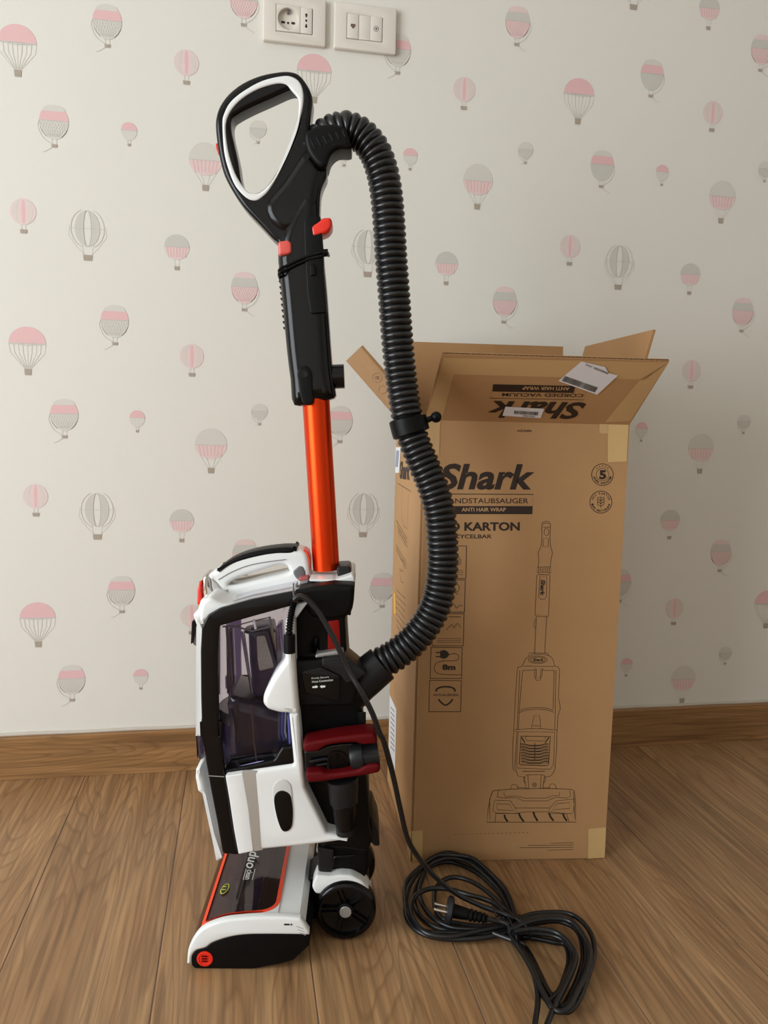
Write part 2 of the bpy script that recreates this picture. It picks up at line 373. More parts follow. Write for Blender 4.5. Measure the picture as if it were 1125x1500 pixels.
# wallpaper seam (a butt joint, hairline)
# ------------------------------------------------------------------ wallpaper print
def motif_mesh(kind):
    V, F, MI = [], [], []; order = [WPINK, WPINKL, WGREY, WGREYL, WLINE, WBASK, WWHITE]
    cnt = [0]
    def poly(pts, m, lay=1):
        b = len(V); pts = [tuple(p) for p in pts]; tri = tessellate_polygon([[Vector((p[0], p[1], 0)) for p in pts]])
        for p in pts: V.append((p[0], -.00012*lay, p[1]))
        for t in tri: F.append(tuple(b+i for i in t)); MI.append(order.index(m))
    def line(pts, m, w=.0006, lay=3):
        for i in range(len(pts)-1):
            a = np.array(pts[i], float); c = np.array(pts[i+1], float); d = c-a; l = np.linalg.norm(d)
            if l < 1e-6: continue
            n_ = np.array([-d[1], d[0]])/l*w/2; poly([a+n_, a-n_, c-n_, c+n_], m, lay)
    def basket(y, w=.0065, h=.006): poly([(-w, y), (w, y), (w*.85, y-2*h), (-w*.85, y-2*h)], WBASK, 3)
    def env(a, rx, rt, rb):   # balloon envelope outline point at angle (0=right, ccw)
        return (rx*math.cos(a), (rt if math.sin(a) > 0 else rb)*math.sin(a))
    def half(rx, rt, rb, top, n=20, cut=0.):
        r = range(n+1); a0 = 0 if top else math.pi
        return [env(a0+math.pi*i/n, rx, rt, rb) for i in r]
    if kind == 'A':
        rx = .033; poly(half(rx, .031, .02, True), WPINK)
        line([(-rx, 0), (0, -.003), (rx, 0)], WGREY, .0022)
        for i in range(9):
            x = -rx+2*rx*i/8; line([(x, 0), (x*.92, -.018), (x*.2, -.046)], WLINE if i % 2 else WGREYL, .0007)
        line([(-rx, 0), (0, 0), (rx, 0)], WLINE, .0008); basket(-.047)
    if kind in 'BPI':
        rx = .0255; t = {'B': WPINK, 'P': WPINK, 'I': WGREY}[kind]; bt = {'B': WGREYL, 'P': WGREY, 'I': WPINKL}[kind]
        poly(half(rx, .028, .034, True), t); poly(half(rx, .028, .033, False), bt)
        cap = [(rx*.8*math.cos(math.pi*i/12), .0165+.0115*math.sin(math.pi*i/12)) for i in range(13)]; poly(cap, WGREYL if kind != 'I' else WPINKL, 2)
        if kind != 'P':
            lc = WGREY if kind == 'B' else WPINK
            for i in range(-5, 6):
                for s in (1, -1):
                    pts = [(max(-1, min(1, (i+s*j*.6)/5))*rx*math.sqrt(max(0, 1-(j/4.6)**2)), -.033*j/4.6) for j in range(5)]; line(pts, lc, .0007, 2)
        line([(-rx, 0), (rx, 0)], WLINE, .001)
        sd = -1 if kind == 'B' else 1
        line([(-.004, -.032), (-.0035, -.042)], WLINE); line([(.004, -.032), (.0035, -.042)], WLINE); basket(-.0415, .0055, .0028)
        q = cr([(rx*sd, 0), (rx*1.1*sd, -.012), (rx*.75*sd, -.031), (.003*sd, -.043), (.011*sd, -.052), (.02*sd, -.056)], 4); line(q, WLINE, .0007)
    if kind == 'C':
        rx = .0225; poly([env(2*math.pi*i/32, rx, .0235, .0235) for i in range(32)], WPINKL)
        for k in (-.62, 0, .62):
            q = [((k-.13+.0)*rx*math.sqrt(1-(z/10.5)**2), z*.0023) for z in range(-9, 10)]+[((k+.13)*rx*math.sqrt(1-(z/10.5)**2), z*.0023) for z in range(9, -10, -1)]
            poly(q, WGREYL if k else WPINK, 2)
        line([(-.004, -.024), (-.003, -.032)], WLINE); line([(.004, -.024), (.003, -.032)], WLINE); basket(-.032, .0065, .0035)
    if kind == 'D':
        for s in (-1, 1):
            q = [(s*.0225*math.sin(math.pi*i/16), .033*math.cos(math.pi*i/16)) for i in range(17)]+[(s*.007*math.sin(math.pi*i/16), .033*math.cos(math.pi*i/16)) for i in range(16, -1, -1)]
            poly(q, WGREY); line([(s*.007*math.sin(math.pi*i/16), .033*math.cos(math.pi*i/16)) for i in range(17)], WLINE)
            line([(s*.03*math.sin(math.pi*i/16)+0, .036*math.cos(math.pi*i/16)) for i in range(2, 15)], WGREYL, .0012)
            line([(s*.032, .004), (s*.034, -.014), (s*.02, -.034), (s*.006, -.048)], WGREYL, .0006); line([(s*.01, -.03), (s*.007, -.05)], WLINE, .0005)
        line([(-.03, 0), (.03, 0)], WLINE, .0006); basket(-.048, .0085, .0052)
    if kind == 'E':
        rx = .0235; poly(half(rx, .0235, .0235, True), WGREY); poly(half(rx, .0235, .0235, False), WPINKL)
        for i in range(-3, 4): line([(i*rx/4, 0), (i*rx/4.6, -.019)], WPINK, .0022, 2)
        line([(-rx, 0), (rx, 0)], WLINE, .0009); line([(-.005, -.023), (-.003, -.036)], WGREYL); line([(.005, -.023), (.003, -.036)], WGREYL); basket(-.036, .005, .0035)
    if kind in 'FH':
        rx = .0145 if kind == 'F' else .016; poly(half(rx, .0145, .018, True), WPINK if kind == 'F' else WGREYL); poly(half(rx, .0145, .018, False), WGREYL if kind == 'F' else WGREY)
        line([(-rx, 0), (rx, 0)], WLINE, .0007); line([(-.003, -.017), (-.002, -.024)], WLINE); line([(.003, -.017), (.002, -.024)], WLINE); basket(-.024, .003, .0022)
        if kind == 'H': line([(-rx, 0), (-rx*.9, -.016), (0, -.026), (-.01, -.03)], WLINE, .0005)
    if kind == 'G':
        rx = .031; poly(half(rx, .033, .031, True), WGREYL); poly(half(rx, .033, .028, False), WPINKL)
        for i in range(-3, 4): line([(i*rx/4, 0), (i*rx/5, -.022)], WPINK, .0026, 2)
        line([(-rx, 0), (rx, 0)], WLINE, .0009)
        for s in (-1, -.45, .45, 1): line([(s*.022, -.02), (s*.005, -.046)], WGREYL, .0006)
        basket(-.045, .0065, .0055)
    me = bpy.data.meshes.new('balloon_motif_'+kind.lower()); me.from_pydata(V, [], F)
    for m in order: me.materials.append(m)
    me.polygons.foreach_set('material_index', MI); return me
MOT = dict(
 A=[(25, 62), (40, 503), (55, 905), (460, 104), (848, 138), (1124, 884)],
 B=[(157, 30), (79, 177), (168, 469), (94, 606), (178, 864), (105, 994), (498, 615), (583, 72), (560, 858)],
 P=[(955, 108), (882, 241), (909, 852)],
 I=[(357, 0), (358, 420), (359, 810), (758, 31), (739, 440), (1116, 71), (1088, 455), (1056, 808)],
 C=[(273, 92), (34, 310), (281, 522), (52, 727), (281, 902), (680, 131), (1044, 165), (835, 361), (1013, 543), (988, 891), (716, 900)],
 D=[(128, 335), (142, 747), (930, -30), (907, 383), (539, 362), (532, 746)],
 E=[(259, 362), (266, 763), (1039, 12), (1011, 402), (654, 386), (982, 762), (620, 780)],
 F=[(189, 191), (201, 612), (206, 990), (601, 228), (970, 252), (940, 628), (918, 973)],
 G=[(301, 235), (309, 652), (700, 265), (1058, 288), (1027, 657), (1001, 995)],
 H=[(378, 188), (380, 602), (504, 222), (770, 219), (1121, 247), (1090, 617), (1063, 956)])
for kd, lst in MOT.items():
    me = motif_mesh(kd)
    for p in lst:
        w = ony(p, WY); o = bpy.data.objects.new('balloon_motif', me); COL.objects.link(o); o.parent = wall; o.location = (w[0], WY-.0004, w[2])
# ------------------------------------------------------------------ socket plates
def plate(px, name, label, group=None):
    L, Rr, T_, B = px
    t = thing(name, ((L+Rr)/2, WY, B), 0, label, 'socket', group); return t
ZB, ZT = 1.441, 1.526
xa0, xa1 = ony((385, 59), WY-.01)[0], ony((477, 70), WY-.01)[0]; xb0, xb1 = ony((489, 70), WY-.01)[0], ony((580, 79), WY-.01)[0]
zb = (ony((385, 59), WY-.01)[2]+ony((580, 79), WY-.01)[2])/2
def plate_body(t, x0, x1, win):
    q = rc([(x0, zb), (x1, zb), (x1, zb+.084), (x0, zb+.084)], .003); hole = [(win[0], zb+win[2]), (win[1], zb+win[2]), (win[1], zb+win[3]), (win[0], zb+win[3])]
    to3 = lambda s, z, k: (s, WY-k, z)
    g = solid_geo(q, .0, .0105, .0025, 3, holes=[hole], to3=to3); mk('cover_plate', g.v, g.f, PLATE, t, world=True)
s1 = thing('wall_socket', ((xa0+xa1)/2, WY, zb), 0, 'white wall plate with a round earthed socket, left of the two plates', 'socket')
s2 = thing('data_socket', ((xb0+xb1)/2, WY, zb), 0, 'white wall plate with network and aerial jacks, right of the two plates', 'socket')
def module(t, name, x0, x1, z0, z1, d=.0115, holes=()):
    g = solid_geo(rc([(x0, z0), (x1, z0), (x1, z1), (x0, z1)], .0008), .001, d, .0006, 2, holes=holes, to3=lambda s, z, k: (s, WY-k, z)); return mk(name, g.v, g.f, PLATE, t, world=True)
plate_body(s1, xa0, xa1, (xa0+.0245, xa0+.093, .0185, .0655))
xs = xa0+.025
cs = (xs+.0225, zb+.042)
m1 = module(s1, 'earthed_module', xs, xs+.0448, zb+.019, zb+.065, holes=[circ(cs, .0195, 36)])
g = lathe_geo([(.0195, -.0112), (.019, -.002), (.001, -.002)], (cs[0], WY, cs[1]), cap0=False); mk('socket_well', g.v, g.f, PLATE, m1, world=True)
hg = Geo()
for c in ((-.0095, -.003), (.0095, -.003)): hg.add(*(lambda q: (q.v, q.f))(solid_geo(rc([(cs[0]+c[0]-.0035, cs[1]+c[1]-.002), (cs[0]+c[0]+.0035, cs[1]+c[1]-.002), (cs[0]+c[0]+.0035, cs[1]+c[1]+.002), (cs[0]+c[0]-.0035, cs[1]+c[1]+.002)], .001), .001, .0026, 0, to3=lambda s, z, k: (s, WY-k, z))))
for c, r_ in (((0, -.0035), .0021), ((0, -.0155), .001)): hg.add(*(lambda q: (q.v, q.f))(lathe_geo([(r_, -.0026), (r_, -.001)], (cs[0]+c[0], WY, cs[1]+c[1]), n=16)))
mk('pin_hole', hg.v, hg.f, HOLE, m1, world=True)
g = solid_geo([(cs[0]-.0022, cs[1]+.0115), (cs[0]+.0022, cs[1]+.0115), (cs[0]+.0022, cs[1]+.0188), (cs[0]-.0022, cs[1]+.0188)], .001, .007, .0005, to3=lambda s, z, k: (s, WY-k, z)); mk('earth_clip', g.v, g.f, GREYP, m1, world=True)
m2 = module(s1, 'narrow_module', xs+.0452, xs+.0672, zb+.019, zb+.065)
for dz in (.0105, 0, -.0105):
    g = lathe_geo([(.0023 if dz else .002, -.0117), (.0023, -.0112)], (xs+.0562, WY, zb+.042+dz), n=18)
    if dz: g.add(*(lambda q: (q.v, q.f))(lathe_geo([(.0016, -.0117), (.0016, -.0112)], (xs+.0562, WY, zb+.042+dz*.72), n=14)))
    mk('pin_hole', g.v, g.f, HOLE, m2, world=True)
plate_body(s2, xb0, xb1, (xb0+.0245, xb0+.0935, .0195, .0645))
xs = xb0+.025
m1 = module(s2, 'network_module', xs, xs+.0218, zb+.02, zb+.064); m3 = module(s2, 'blank_module', xs+.0222, xs+.0446, zb+.02, zb+.064, .0105); m2 = module(s2, 'aerial_module', xs+.045, xs+.0678, zb+.02, zb+.064)
qq = [(-.0045, .004), (.0045, .004), (.0045, -.001), (.002, -.0015), (.002, -.004), (-.002, -.004), (-.002, -.0015), (-.0045, -.001)]
g = solid_geo([(xs+.0112+a, zb+.042+b) for a, b in qq], .011, .0118, 0, to3=lambda s, z, k: (s, WY-k, z)); mk('jack_opening', g.v, g.f, mat('jack_brown', (110, 88, 78), .6), m1, world=True)
g = lathe_geo([(.0048, -.011), (.0048, -.0119), (.0042, -.0119), (.0042, -.0113)], (xs+.0562, WY, zb+.042), n=24); mk('jack_ring', g.v, g.f, HOLE, m2, world=True)
g = lathe_geo([(.0018, -.0112), (.0018, -.0124)], (xs+.0562, WY, zb+.042), n=16); mk('jack_pin', g.v, g.f, GREYP, m2, world=True)

# ================================================================== VACUUM CLEANER
AV = math.radians(9); SV = np.array([math.cos(AV), -math.sin(AV), 0]); TV = np.array([-math.sin(AV), -math.cos(AV), 0]); OV = np.array([.15721, 1.08148, 0])
vac = thing('vacuum_cleaner', tuple(OV), -AV, 'upright vacuum cleaner with an orange-red tube and ribbed black hose, standing before the box', 'vacuum cleaner')
def V(p, t):
    d = ray(*p); k = ((OV+TV*t-CAM)@TV)/(d@TV); q = CAM+d*k-OV; return np.array([q@SV, q[2]])
def VV(pts, t): return [V(p, t) for p in pts]
def loc3(p, t): a = V(p, t); return np.array([a[0], -t, a[1]])
# ---- floor head
head = mk('floor_head', *(lambda g: (g.v, g.f))(solid_geo([(-.196, .004), (-.199, .02), (-.196, .032), (-.188, .034), (-.092, .034), (-.09, .067), (-.06, .068), (-.047, .058), (-.044, .05), (-.046, .03), (-.066, .012), (-.12, .003)], -.121, .121, .0015)), BLACKM, vac)
prof = cr([(-.206, .008), (-.203, .032), (-.188, .056), (-.162, .0685), (-.135, .073), (-.105, .0752), (-.075, .075), (-.058, .0735)], 5)
capo = [tuple(p) for p in prof]+[(-.046, .056), (-.046, .050)]
capw = capo+[tuple(p) for p in cr([(-.062, .0505), (-.1, .0505), (-.13, .0495), (-.152, .0455), (-.172, .038), (-.181, .031), (-.193, .027), (-.199, .019), (-.2, .008)], 4)]
for sgn in (1, -1):
    solid('side_cover', capw, sgn*.1175, sgn*.13, WHITE, head, r=.0035, label='white side cover with curved rim')
    sk = [(-.2, .0195)]+[tuple(p) for p in cr([(-.193, .0275), (-.181, .0315), (-.172, .0385), (-.152, .046), (-.13, .05), (-.1, .051), (-.0475, .051)], 4)]+[(-.046, .035), (-.066, .014), (-.085, .008), (-.12, .001), (-.196, .001), (-.2, .006)]
    solid('skirt', rc(sk, .003), sgn*.1165, sgn*.1285, BLACKM, head, r=.0015)
    g = lathe_geo([(.0105, 0), (.0105, -.001*sgn), (.008, -.0014*sgn), (.0075, -.0006*sgn)], (-.1825, -sgn*.1285, .0155), n=28); cap = mk('brush_end_cap', g.v, g.f, RED, head, label='round orange-red brush release cap')
    # small coin-slot relief
g = Geo()
for dz in (-.003, .0005, .004): g.add(*(lambda q: (q.v, q.f))(box_geo(-.1865, -.179, -.1306, -.1292, .0155+dz-.0005, .0155+dz+.0005)))
mk('cap_ribs', g.v, g.f, DRED, head)
# rear top deck + visor
solid('rear_deck', [(-.0885, .062), (-.0885, .0715), (-.06, .0705), (-.0465, .056), (-.046, .05), (-.06, .05)], -.119, .119, WHITE, head, r=.001, label='white top deck')
zt = lambda s: float(np.interp(s, [p[0] for p in prof], [p[1] for p in prof]))-.0035
def sheet(name, s0, s1, t0, t1, up, m, parent, th=.0015, n=24, label=None):
    g = Geo(); ss = np.linspace(s0, s1, n)
    for s in ss:
        for z in (zt(s)+up, zt(s)+up-th):
            g.v.append((s, -t0, z)); g.v.append((s, -t1, z))
    for i in range(n-1):
        a = 4*i; b = a+4; g.f += [(a, a+1, b+1, b), (a+2, b+2, b+3, a+3), (a, b, b+2, a+2), (a+1, a+3, b+3, b+1)]
    g.f += [(0, 2, 3, 1), (4*n-4, 4*n-3, 4*n-1, 4*n-2)]
    return mk(name, g.v, g.f, m, parent, label=label)
sheet('front_lens', -.2045, -.189, -.1168, .1168, -.0005, clear('pink_lens', (214, 150, 142), .4), head, label='pinkish translucent front edge')
sheet('visor', -.1885, -.0885, -.1165, .1165, .0, VISOR, head)
def dens(P, n=6): return [tuple(np.array(P[i])+(np.array(P[(i+1) % len(P)])-np.array(P[i]))*k/n) for i in range(len(P)) for k in range(n)]
def frame_out(o, r_, q):
    near = [(-.1905+o, .1165-o), (-.0885-o, .1165-o)]; far = [(-.0885-o, -.1165+o), (-.1905+o, -.1165+o)]
    c = lambda cx_, cy_, a0, a1: [(cx_+(r_-o)*math.cos(a0+(a1-a0)*k/8), cy_+(r_-o)*math.sin(a0+(a1-a0)*k/8)) for k in range(9)]
    return dens([near[0]]+c(-.0885-r_, .1165-r_, math.pi/2, 0)+c(-.0885-r_, -.1165+r_, 0, -math.pi/2)+[far[1]], q)
g = solid_geo(frame_out(0, .026, 5), -.001, .0014, 0, holes=[frame_out(.0052, .026, 5)], to3=lambda s_, t_, z_: (s_, -t_, zt(s_)+z_))
mk('visor_frame', g.v, g.f, ORANGE, head, label='orange-red window frame')
for sgn in (1, -1):
    cpts = [(-.0885-.026+.026*math.cos(a), sgn*(.1165-.026+.026*math.sin(a))) for a in np.linspace(0, math.pi/2, 10)]+[(-.0885, sgn*.1175)]
    g = solid_geo(cpts, -.0035, .001, 0, to3=lambda s_, t_, z_: (s_, -t_, zt(s_)+z_)); mk('deck_corner', g.v, g.f, WHITE, head)
# soft roller and bristle roller inside
g = lathe_geo([(.001, -.114), (.0185, -.113), (.0185, .113), (.001, .114)], (-.178, 0, .03), n=28); mk('front_roller', g.v, g.f, mat('soft_red_pile', (180, 60, 50), .9, noise=.3, nscale=300), head)
g = lathe_geo([(.001, -.112), (.013, -.111), (.013, .111), (.001, .112)], (-.146, 0, .045), n=24); mk('bristle_roller', g.v, g.f, mat('roller_core', (84, 78, 76), .5), head)
for a0 in (0, math.pi):
    pth = [(-.146+.014*math.cos(a0+k*.22), -.11+.22*k/30, .045+.014*math.sin(a0+k*.22)) for k in range(31)]; tube('bristle_row', pth, .002, mat('bristle_tan', (170, 128, 80), .8), head, n=6)
dk = rc([(-.152, .075), (-.145, .09), (-.12, .09), (-.113, .083), (-.113, -.112), (-.152, -.112)], .006)
g = solid_geo(dk, 0.052, .0665, .002, to3=lambda s, t, z: (s, -t, z)); pn = mk('motor_cover', g.v, g.f, CHAR, head, label='dark grey cover with white lettering')
g = solid_geo([(-.1128, -.113), (-.1128, .113), (-.091, .113), (-.091, -.113)], .05, .0625, .0008, to3=lambda s, t, z: (s, -t, z)); mk('inner_ledge', g.v, g.f, BLACKM, head)
class Loc:   # print on a local surface of the vacuum: map (a,b) to local coords
    pass
def text_loc(g, s, org, u, v, w, h, bold=0., shear=0.):
    vv, f = text_raw(s, bold, shear); org = np.array(org, float); u = np.array(u, float); v = np.array(v, float); g.add([org+u*q[0]*w+v*q[1]*h for q in vv], f)
g = Geo(); text_loc(g, 'duo', (-.1475, .032, .0728), (0, -1, 0), (1, 0, 0), .045, .0155, .012, .25); mk('lettering', g.v, g.f, PRINTW, head, angle=None)
g = Geo(); text_loc(g, 'clean', (-.144, -.017, .0728), (0, -1, 0), (1, 0, 0), .024, .0085, .01)
for x_ in (-.1465, -.1335): g.add(*(lambda q: (q.v, q.f))(box_geo(x_, x_+.0008, -.042, -.015, .0727, .0729)))
mk('lettering', g.v, g.f, PRINTW, head, angle=None)
g = Geo(); stk = circ((0, 0), 1, 20)
g.v = [(-.171+.006*a, -.048+.012*b, zt(-.171+.006*a)+.0008) for a, b in stk]; g.f = [tuple(range(20))]; mk('warning_sticker', g.v, g.f, YEL, head, angle=None)
g = Geo(); g.v = [(-.171+.0048*a, -.048+.0106*b, zt(-.171+.005*a)+.0011) for a, b in stk]; g.f = [tuple(range(20))]; mk('warning_sticker', g.v, g.f, CHAR, head, angle=None)
g = Geo(); text_loc(g, '!', (-.169, -.046, zt(-.17)+.0016), (0, 1, 0), (-1, 0, 0), .003, .005, .03); text_loc(g, '!', (-.169, -.053, zt(-.17)+.0016), (0, 1, 0), (-1, 0, 0), .003, .005, .03); mk('sticker_print', g.v, g.f, YEL, head, angle=None)
# vents in the rear corner and little indicator
for k in range(3): tube('vent_slot', [(-.063+.0022*k, -.1295, .063-.0045*k), (-.0535+.0015*k, -.1295, .0625-.0045*k-.003)], .0007, SILVER, head, n=6)
g = Geo(); iv = V(K5([(610, 368)])[0], .1305); 
g.add(*(lambda q: (q.v, q.f))(box_geo(-.079, -.072, -.1306, -.1298, .0645, .0665))).add(*(lambda q: (q.v, q.f))(box_geo(-.0705, -.0685, -.1306, -.1298, .0645, .0665))); mk('indicator', g.v, g.f, CHAR, head)
# wheel arches
for sgn in (1, -1):
    arch = VV(K5([(728, 242), (800, 248), (850, 241), (905, 245), (955, 272), (988, 312), (1004, 352), (985, 340), (945, 306), (900, 290), (850, 290), (800, 308), (760, 338), (722, 335), (705, 300)]), .06)
    if sgn < 0: arch = VV(K5([(728, 242), (800, 248), (850, 241), (880, 243), (880, 288), (850, 290), (800, 308), (760, 338), (722, 335), (705, 300)]), .06)
    solid('wheel_arch', rc(arch, .004), sgn*.03, sgn*.062, WHITE, head, r=.003, label='white curved arch over the wheel')
    solid('axle_mount', rc([(-.062, .012), (-.062, .05), (.01, .06), (.02, .04), (.01, .02), (-.03, .01)], .006), sgn*.025, sgn*.038, BLACKM, head, r=.002)
solid('hinge_block', rc([(-.06, .012), (-.06, .062), (-.02, .09), (.02, .085), (.035, .05), (.02, .018)], .008), -.028, .028, BLACKM, head, r=.004)
def wheel(sgn):
    c = (0., -sgn*.056, .043); R0 = .0428
    tp = [(.02, -.014), (.036, -.014), (.0405, -.0125), (R0, -.008), (R0, .008), (.0405, .0125), (.038, .014), (.0345, .014), (.0335, .006), (.03, .005), (.02, .005)]
    prof_ = [(r_, -sgn*o) for r_, o in tp]; g = lathe_geo(prof_, c, n=56); w = mk('wheel', g.v, g.f, BLACK, vac)
    y1 = -sgn*.056
    g = lathe_geo([(.0115, -sgn*.004), (.0115, -sgn*.0115), (.0095, -sgn*.0125), (.009, -sgn*.0122)], c, n=32); mk('hub', g.v, g.f, BLACKM, w)
    g = lathe_geo([(.0083, -sgn*.0125), (.0083, -sgn*.0134), (.0078, -sgn*.0138)], c, n=28); mk('hub_cap', g.v, g.f, SILVER, w, label='round silver hub cap')
    for k in range(5):
        a = math.radians(72*k+38); g = Geo()
        for d in (-.0033, .0033):
            ca, sa = math.cos(a), math.sin(a); pts = []
            for rr in (.009, .034):
                for q in (-.0012, .0012):
                    for o in (.0045, .0095): pts.append((c[0]+rr*ca-(d+q)*sa, c[1]-sgn*o, c[2]+rr*sa+(d+q)*ca))
            g.add(pts, [(0, 1, 3, 2), (4, 6, 7, 5), (0, 4, 5, 1), (2, 3, 7, 6), (0, 2, 6, 4), (1, 5, 7, 3)])
        mk('spoke', g.v, g.f, BLACK, w)
wheel(1); wheel(-1)
# ---- neck joint
nk = VV(K4([(705, 715), (760, 700), (975, 690), (985, 760), (980, 850), (948, 915), (860, 880), (770, 875), (745, 882), (710, 860)]), .04)
neck = solid('neck_joint', rc(nk, .006), -.045, .045, BLACKM, vac, r=.008)
np_ = VV(K4([(745, 730), (800, 740), (790, 820), (770, 870), (745, 880), (712, 858), (706, 720)]), .05); solid('neck_clip', rc(np_, .004), .03, .052, CHAR, neck, r=.003)
nq = cr(VV(K4([(770, 870), (790, 820), (800, 780), (850, 775), (905, 770)]), .05), 5); tube('neck_rib', [(p[0], -.0505, p[1]) for p in nq], .0016, BLACK, neck, n=8)
# ---- spine (black rear column)
tS = .072
up_ = K3([(640, 385), (740, 310), (860, 300), (968, 300), (970, 370), (960, 430), (920, 470), (925, 600), (930, 680), (938, 790), (945, 880), (1003, 905), (1005, 960), (1010, 1125)])
dn = K4([(942, 0), (948, 100), (955, 200), (965, 340), (980, 480), (985, 560), (985, 640), (1000, 700), (975, 760), (860, 740), (720, 735), (740, 690), (640, 420), (610, 20)])
spine_out = rc(VV(up_+dn+K3([(640, 1000), (640, 700)]), tS), .004)
win_ = VV(K3([(765, 580), (765, 655), (742, 670), (740, 620)]), tS)
wbot = VV(KB([(480, 930), (492, 1090), (430, 1100), (422, 1020)]), tS)
wtube = VV(KB([(600, 755), (725, 740), (745, 1085), (600, 1080)]), tS)
spine = solid('spine', spine_out, -.04, tS, BLACKM, vac, r=.006, holes=[rc(wbot, .001)])
# ---- wand socket with white collar, black knob
def band(px, t0, t1, name, m, parent, r=.002, rr=.003, label=None, **k): return solid(name, rc(VV(px, t1), rr), t0, t1, m, parent, r=r, label=label, **k)
sock = band(K3([(640, 320), (738, 300), (855, 285), (970, 290), (972, 330), (965, 400), (945, 455), (915, 468), (860, 480), (740, 470), (690, 400), (645, 420)]), -.05, .078, 'wand_socket', BLACKM, vac, r=.006)
band(K3([(722, 258), (850, 258), (865, 262), (960, 232), (972, 248), (973, 285), (862, 302), (845, 275), (725, 270)]), -.05, .05, 'socket_rim', WHITE, sock, r=.002, rr=.002, label='white rim')
band(K3([(873, 198), (885, 188), (940, 186), (952, 196), (954, 240), (880, 248)]), -.018, .03, 'lock_button', CHAR, sock, r=.003)
for k in range(7):
    p = K3([(962-k*3, 345+k*17)])[0]; a = loc3(p, .06); tube('grip_ridge', [(a[0], -.06, a[2]), (a[0], .03, a[2])], .0022, BLACKM, sock, n=8)
# inside red tube stub seen behind the side
wp = [V((463, 590), 0), V((473, 850), 0), V((486, 965), 0)]
dirn = (wp[0]-wp[2])/np.linalg.norm(wp[0]-wp[2])
pt = lambda s: wp[2]+dirn*s
Lw = np.linalg.norm(wp[0]-wp[2])
wand = tube('wand', [(pt(s)[0], 0, pt(s)[1]) for s in (.0+.13, Lw+.03)], .0188, REDM, vac, n=40, label='orange-red metallic tube')
band(KB([(600, 750), (725, 735), (745, 1085), (600, 1085)]), .06, tS+.0012, 'tube_window', mat('deep_red_tube', (150, 16, 8), .35, metal=.5), spine, r=.0005)
# ---- dust cup: transparent shell + interior
tC = .098
sp = VV(K3([(128, 1125), (126, 900), (124, 660), (130, 520), (150, 462), (230, 415), (400, 368), (600, 325), (640, 316), (700, 330), (650, 480), (600, 700), (590, 1125)]) + K4([(575, 290), (480, 285), (385, 300), (205, 335), (130, 350), (108, 200)]), .085)
shell = solid('dust_cup', rc(sp, .004), -.085, .085, CLEAR, vac, r=.02, seg=5, label='clear purple-tinted dust cup')
bo = K3([(640, 322), (400, 370), (230, 418), (165, 455), (133, 520), (126, 650), (128, 900), (134, 1125)])+K4([(90, 60), (112, 260), (140, 420), (175, 600), (202, 755), (212, 766), (285, 771)])
bi = K4([(262, 660), (238, 500), (212, 330), (200, 200), (190, 60)])+K3([(228, 1125), (222, 900), (222, 650), (230, 515), (420, 460), (640, 400)])
for sgn in (1, -1):
    pts = rc(VV(bo+bi, tC), .002)
    # the curved upper-left corner
    solid('cup_frame', pts, sgn*.088, sgn*tC, BLACK if sgn > 0 else SMOKE, shell, r=.002, label='black frame round the cup window')
# seam on the frame
a = loc3(K4([(130, 350)])[0], tC+.0003); b = loc3(K4([(212, 355)])[0], tC+.0003); tube('frame_seam', [a, b], .0006, SILVER, shell, n=6)
# clear plastic bars and edges
def bar(name, px, t, r_, m, par): return tube(name, [loc3(p, t) for p in px], r_, m, par, n=8)
bar('cup_rib', K3([(272, 520), (300, 900), (330, 1125)]), .05, .0022, SMOKE, shell)
bar('cup_rib', K3([(352, 545), (408, 880)]), .05, .0018, SMOKE, shell); bar('cup_rib', K3([(365, 545), (412, 880)]), .052, .001, GREYP, shell)
bar('cup_rib', KF([(620, 235), (650, 600), (680, 840)]), .08, .0016, clear('rose_edge', (190, 160, 165), .6), shell)
bar('cup_rib', KF([(460, 235), (490, 600)]), .08, .0012, SMOKE, shell)
bar('cup_rib', KE([(195, 360), (300, 350), (400, 375), (520, 410), (620, 385), (760, 345)]), .07, .0012, GREYP, shell)
bar('cup_rib', KE([(540, 280), (560, 385)]), .07, .0018, WHITE, shell)
bar('cup_rib', KE([(300, 360), (500, 305), (700, 260)]), .07, .0008, GREYP, shell); bar('cup_rib', KE([(712, 250), (722, 345)]), .07, .0015, GREYP, shell)
bar('cup_rib', KE([(160, 350), (160, 1100)]), .084, .0012, SMOKE, shell)
band(KE([(770, 380), (830, 350), (870, 760), (800, 850)]), .02, .06, 'rear_duct', SMOKE, shell)
band(KE([(240, 400), (300, 405), (325, 1010), (240, 1110)]), -.04, -.02, 'inner_post', SMOKE, shell, label='dark purple post')
# cyclone core: tapered trunk
zc0 = V(K3([(480, 905)])[0], 0)[1]; 
ctop = V(K3([(452, 535)])[0], 0); cbot = V(K3([(475, 905)])[0], 0)
def frustum(c0, r0, c1, r1, n=36):
    g = Geo(); ax = np.array([c1[0]-c0[0], 0, c1[1]-c0[1]]); ax = ax/np.linalg.norm(ax); e1 = np.cross(ax, [0, 1, 0]); e1 = e1/np.linalg.norm(e1); e2 = np.array([0, 1., 0])
    for c, r_ in ((c0, r0), (c1, r1)):
        for k in range(n): a = 2*math.pi*k/n; g.v.append(tuple(np.array([c[0], 0, c[1]])+r_*(math.cos(a)*e1+math.sin(a)*e2)))
    for k in range(n): g.f.append((k, (k+1) % n, n+(k+1) % n, n+k))
    g.f.append(tuple(range(n))); g.f.append(tuple(range(n, 2*n))); return g
tr_ = band(K3([(388, 545), (505, 533), (545, 700), (590, 860), (560, 900), (430, 905), (412, 880), (395, 700)]), -.03, .035, 'cyclone_core', NAVY, shell, r=.003, label='dark purple tapered core')
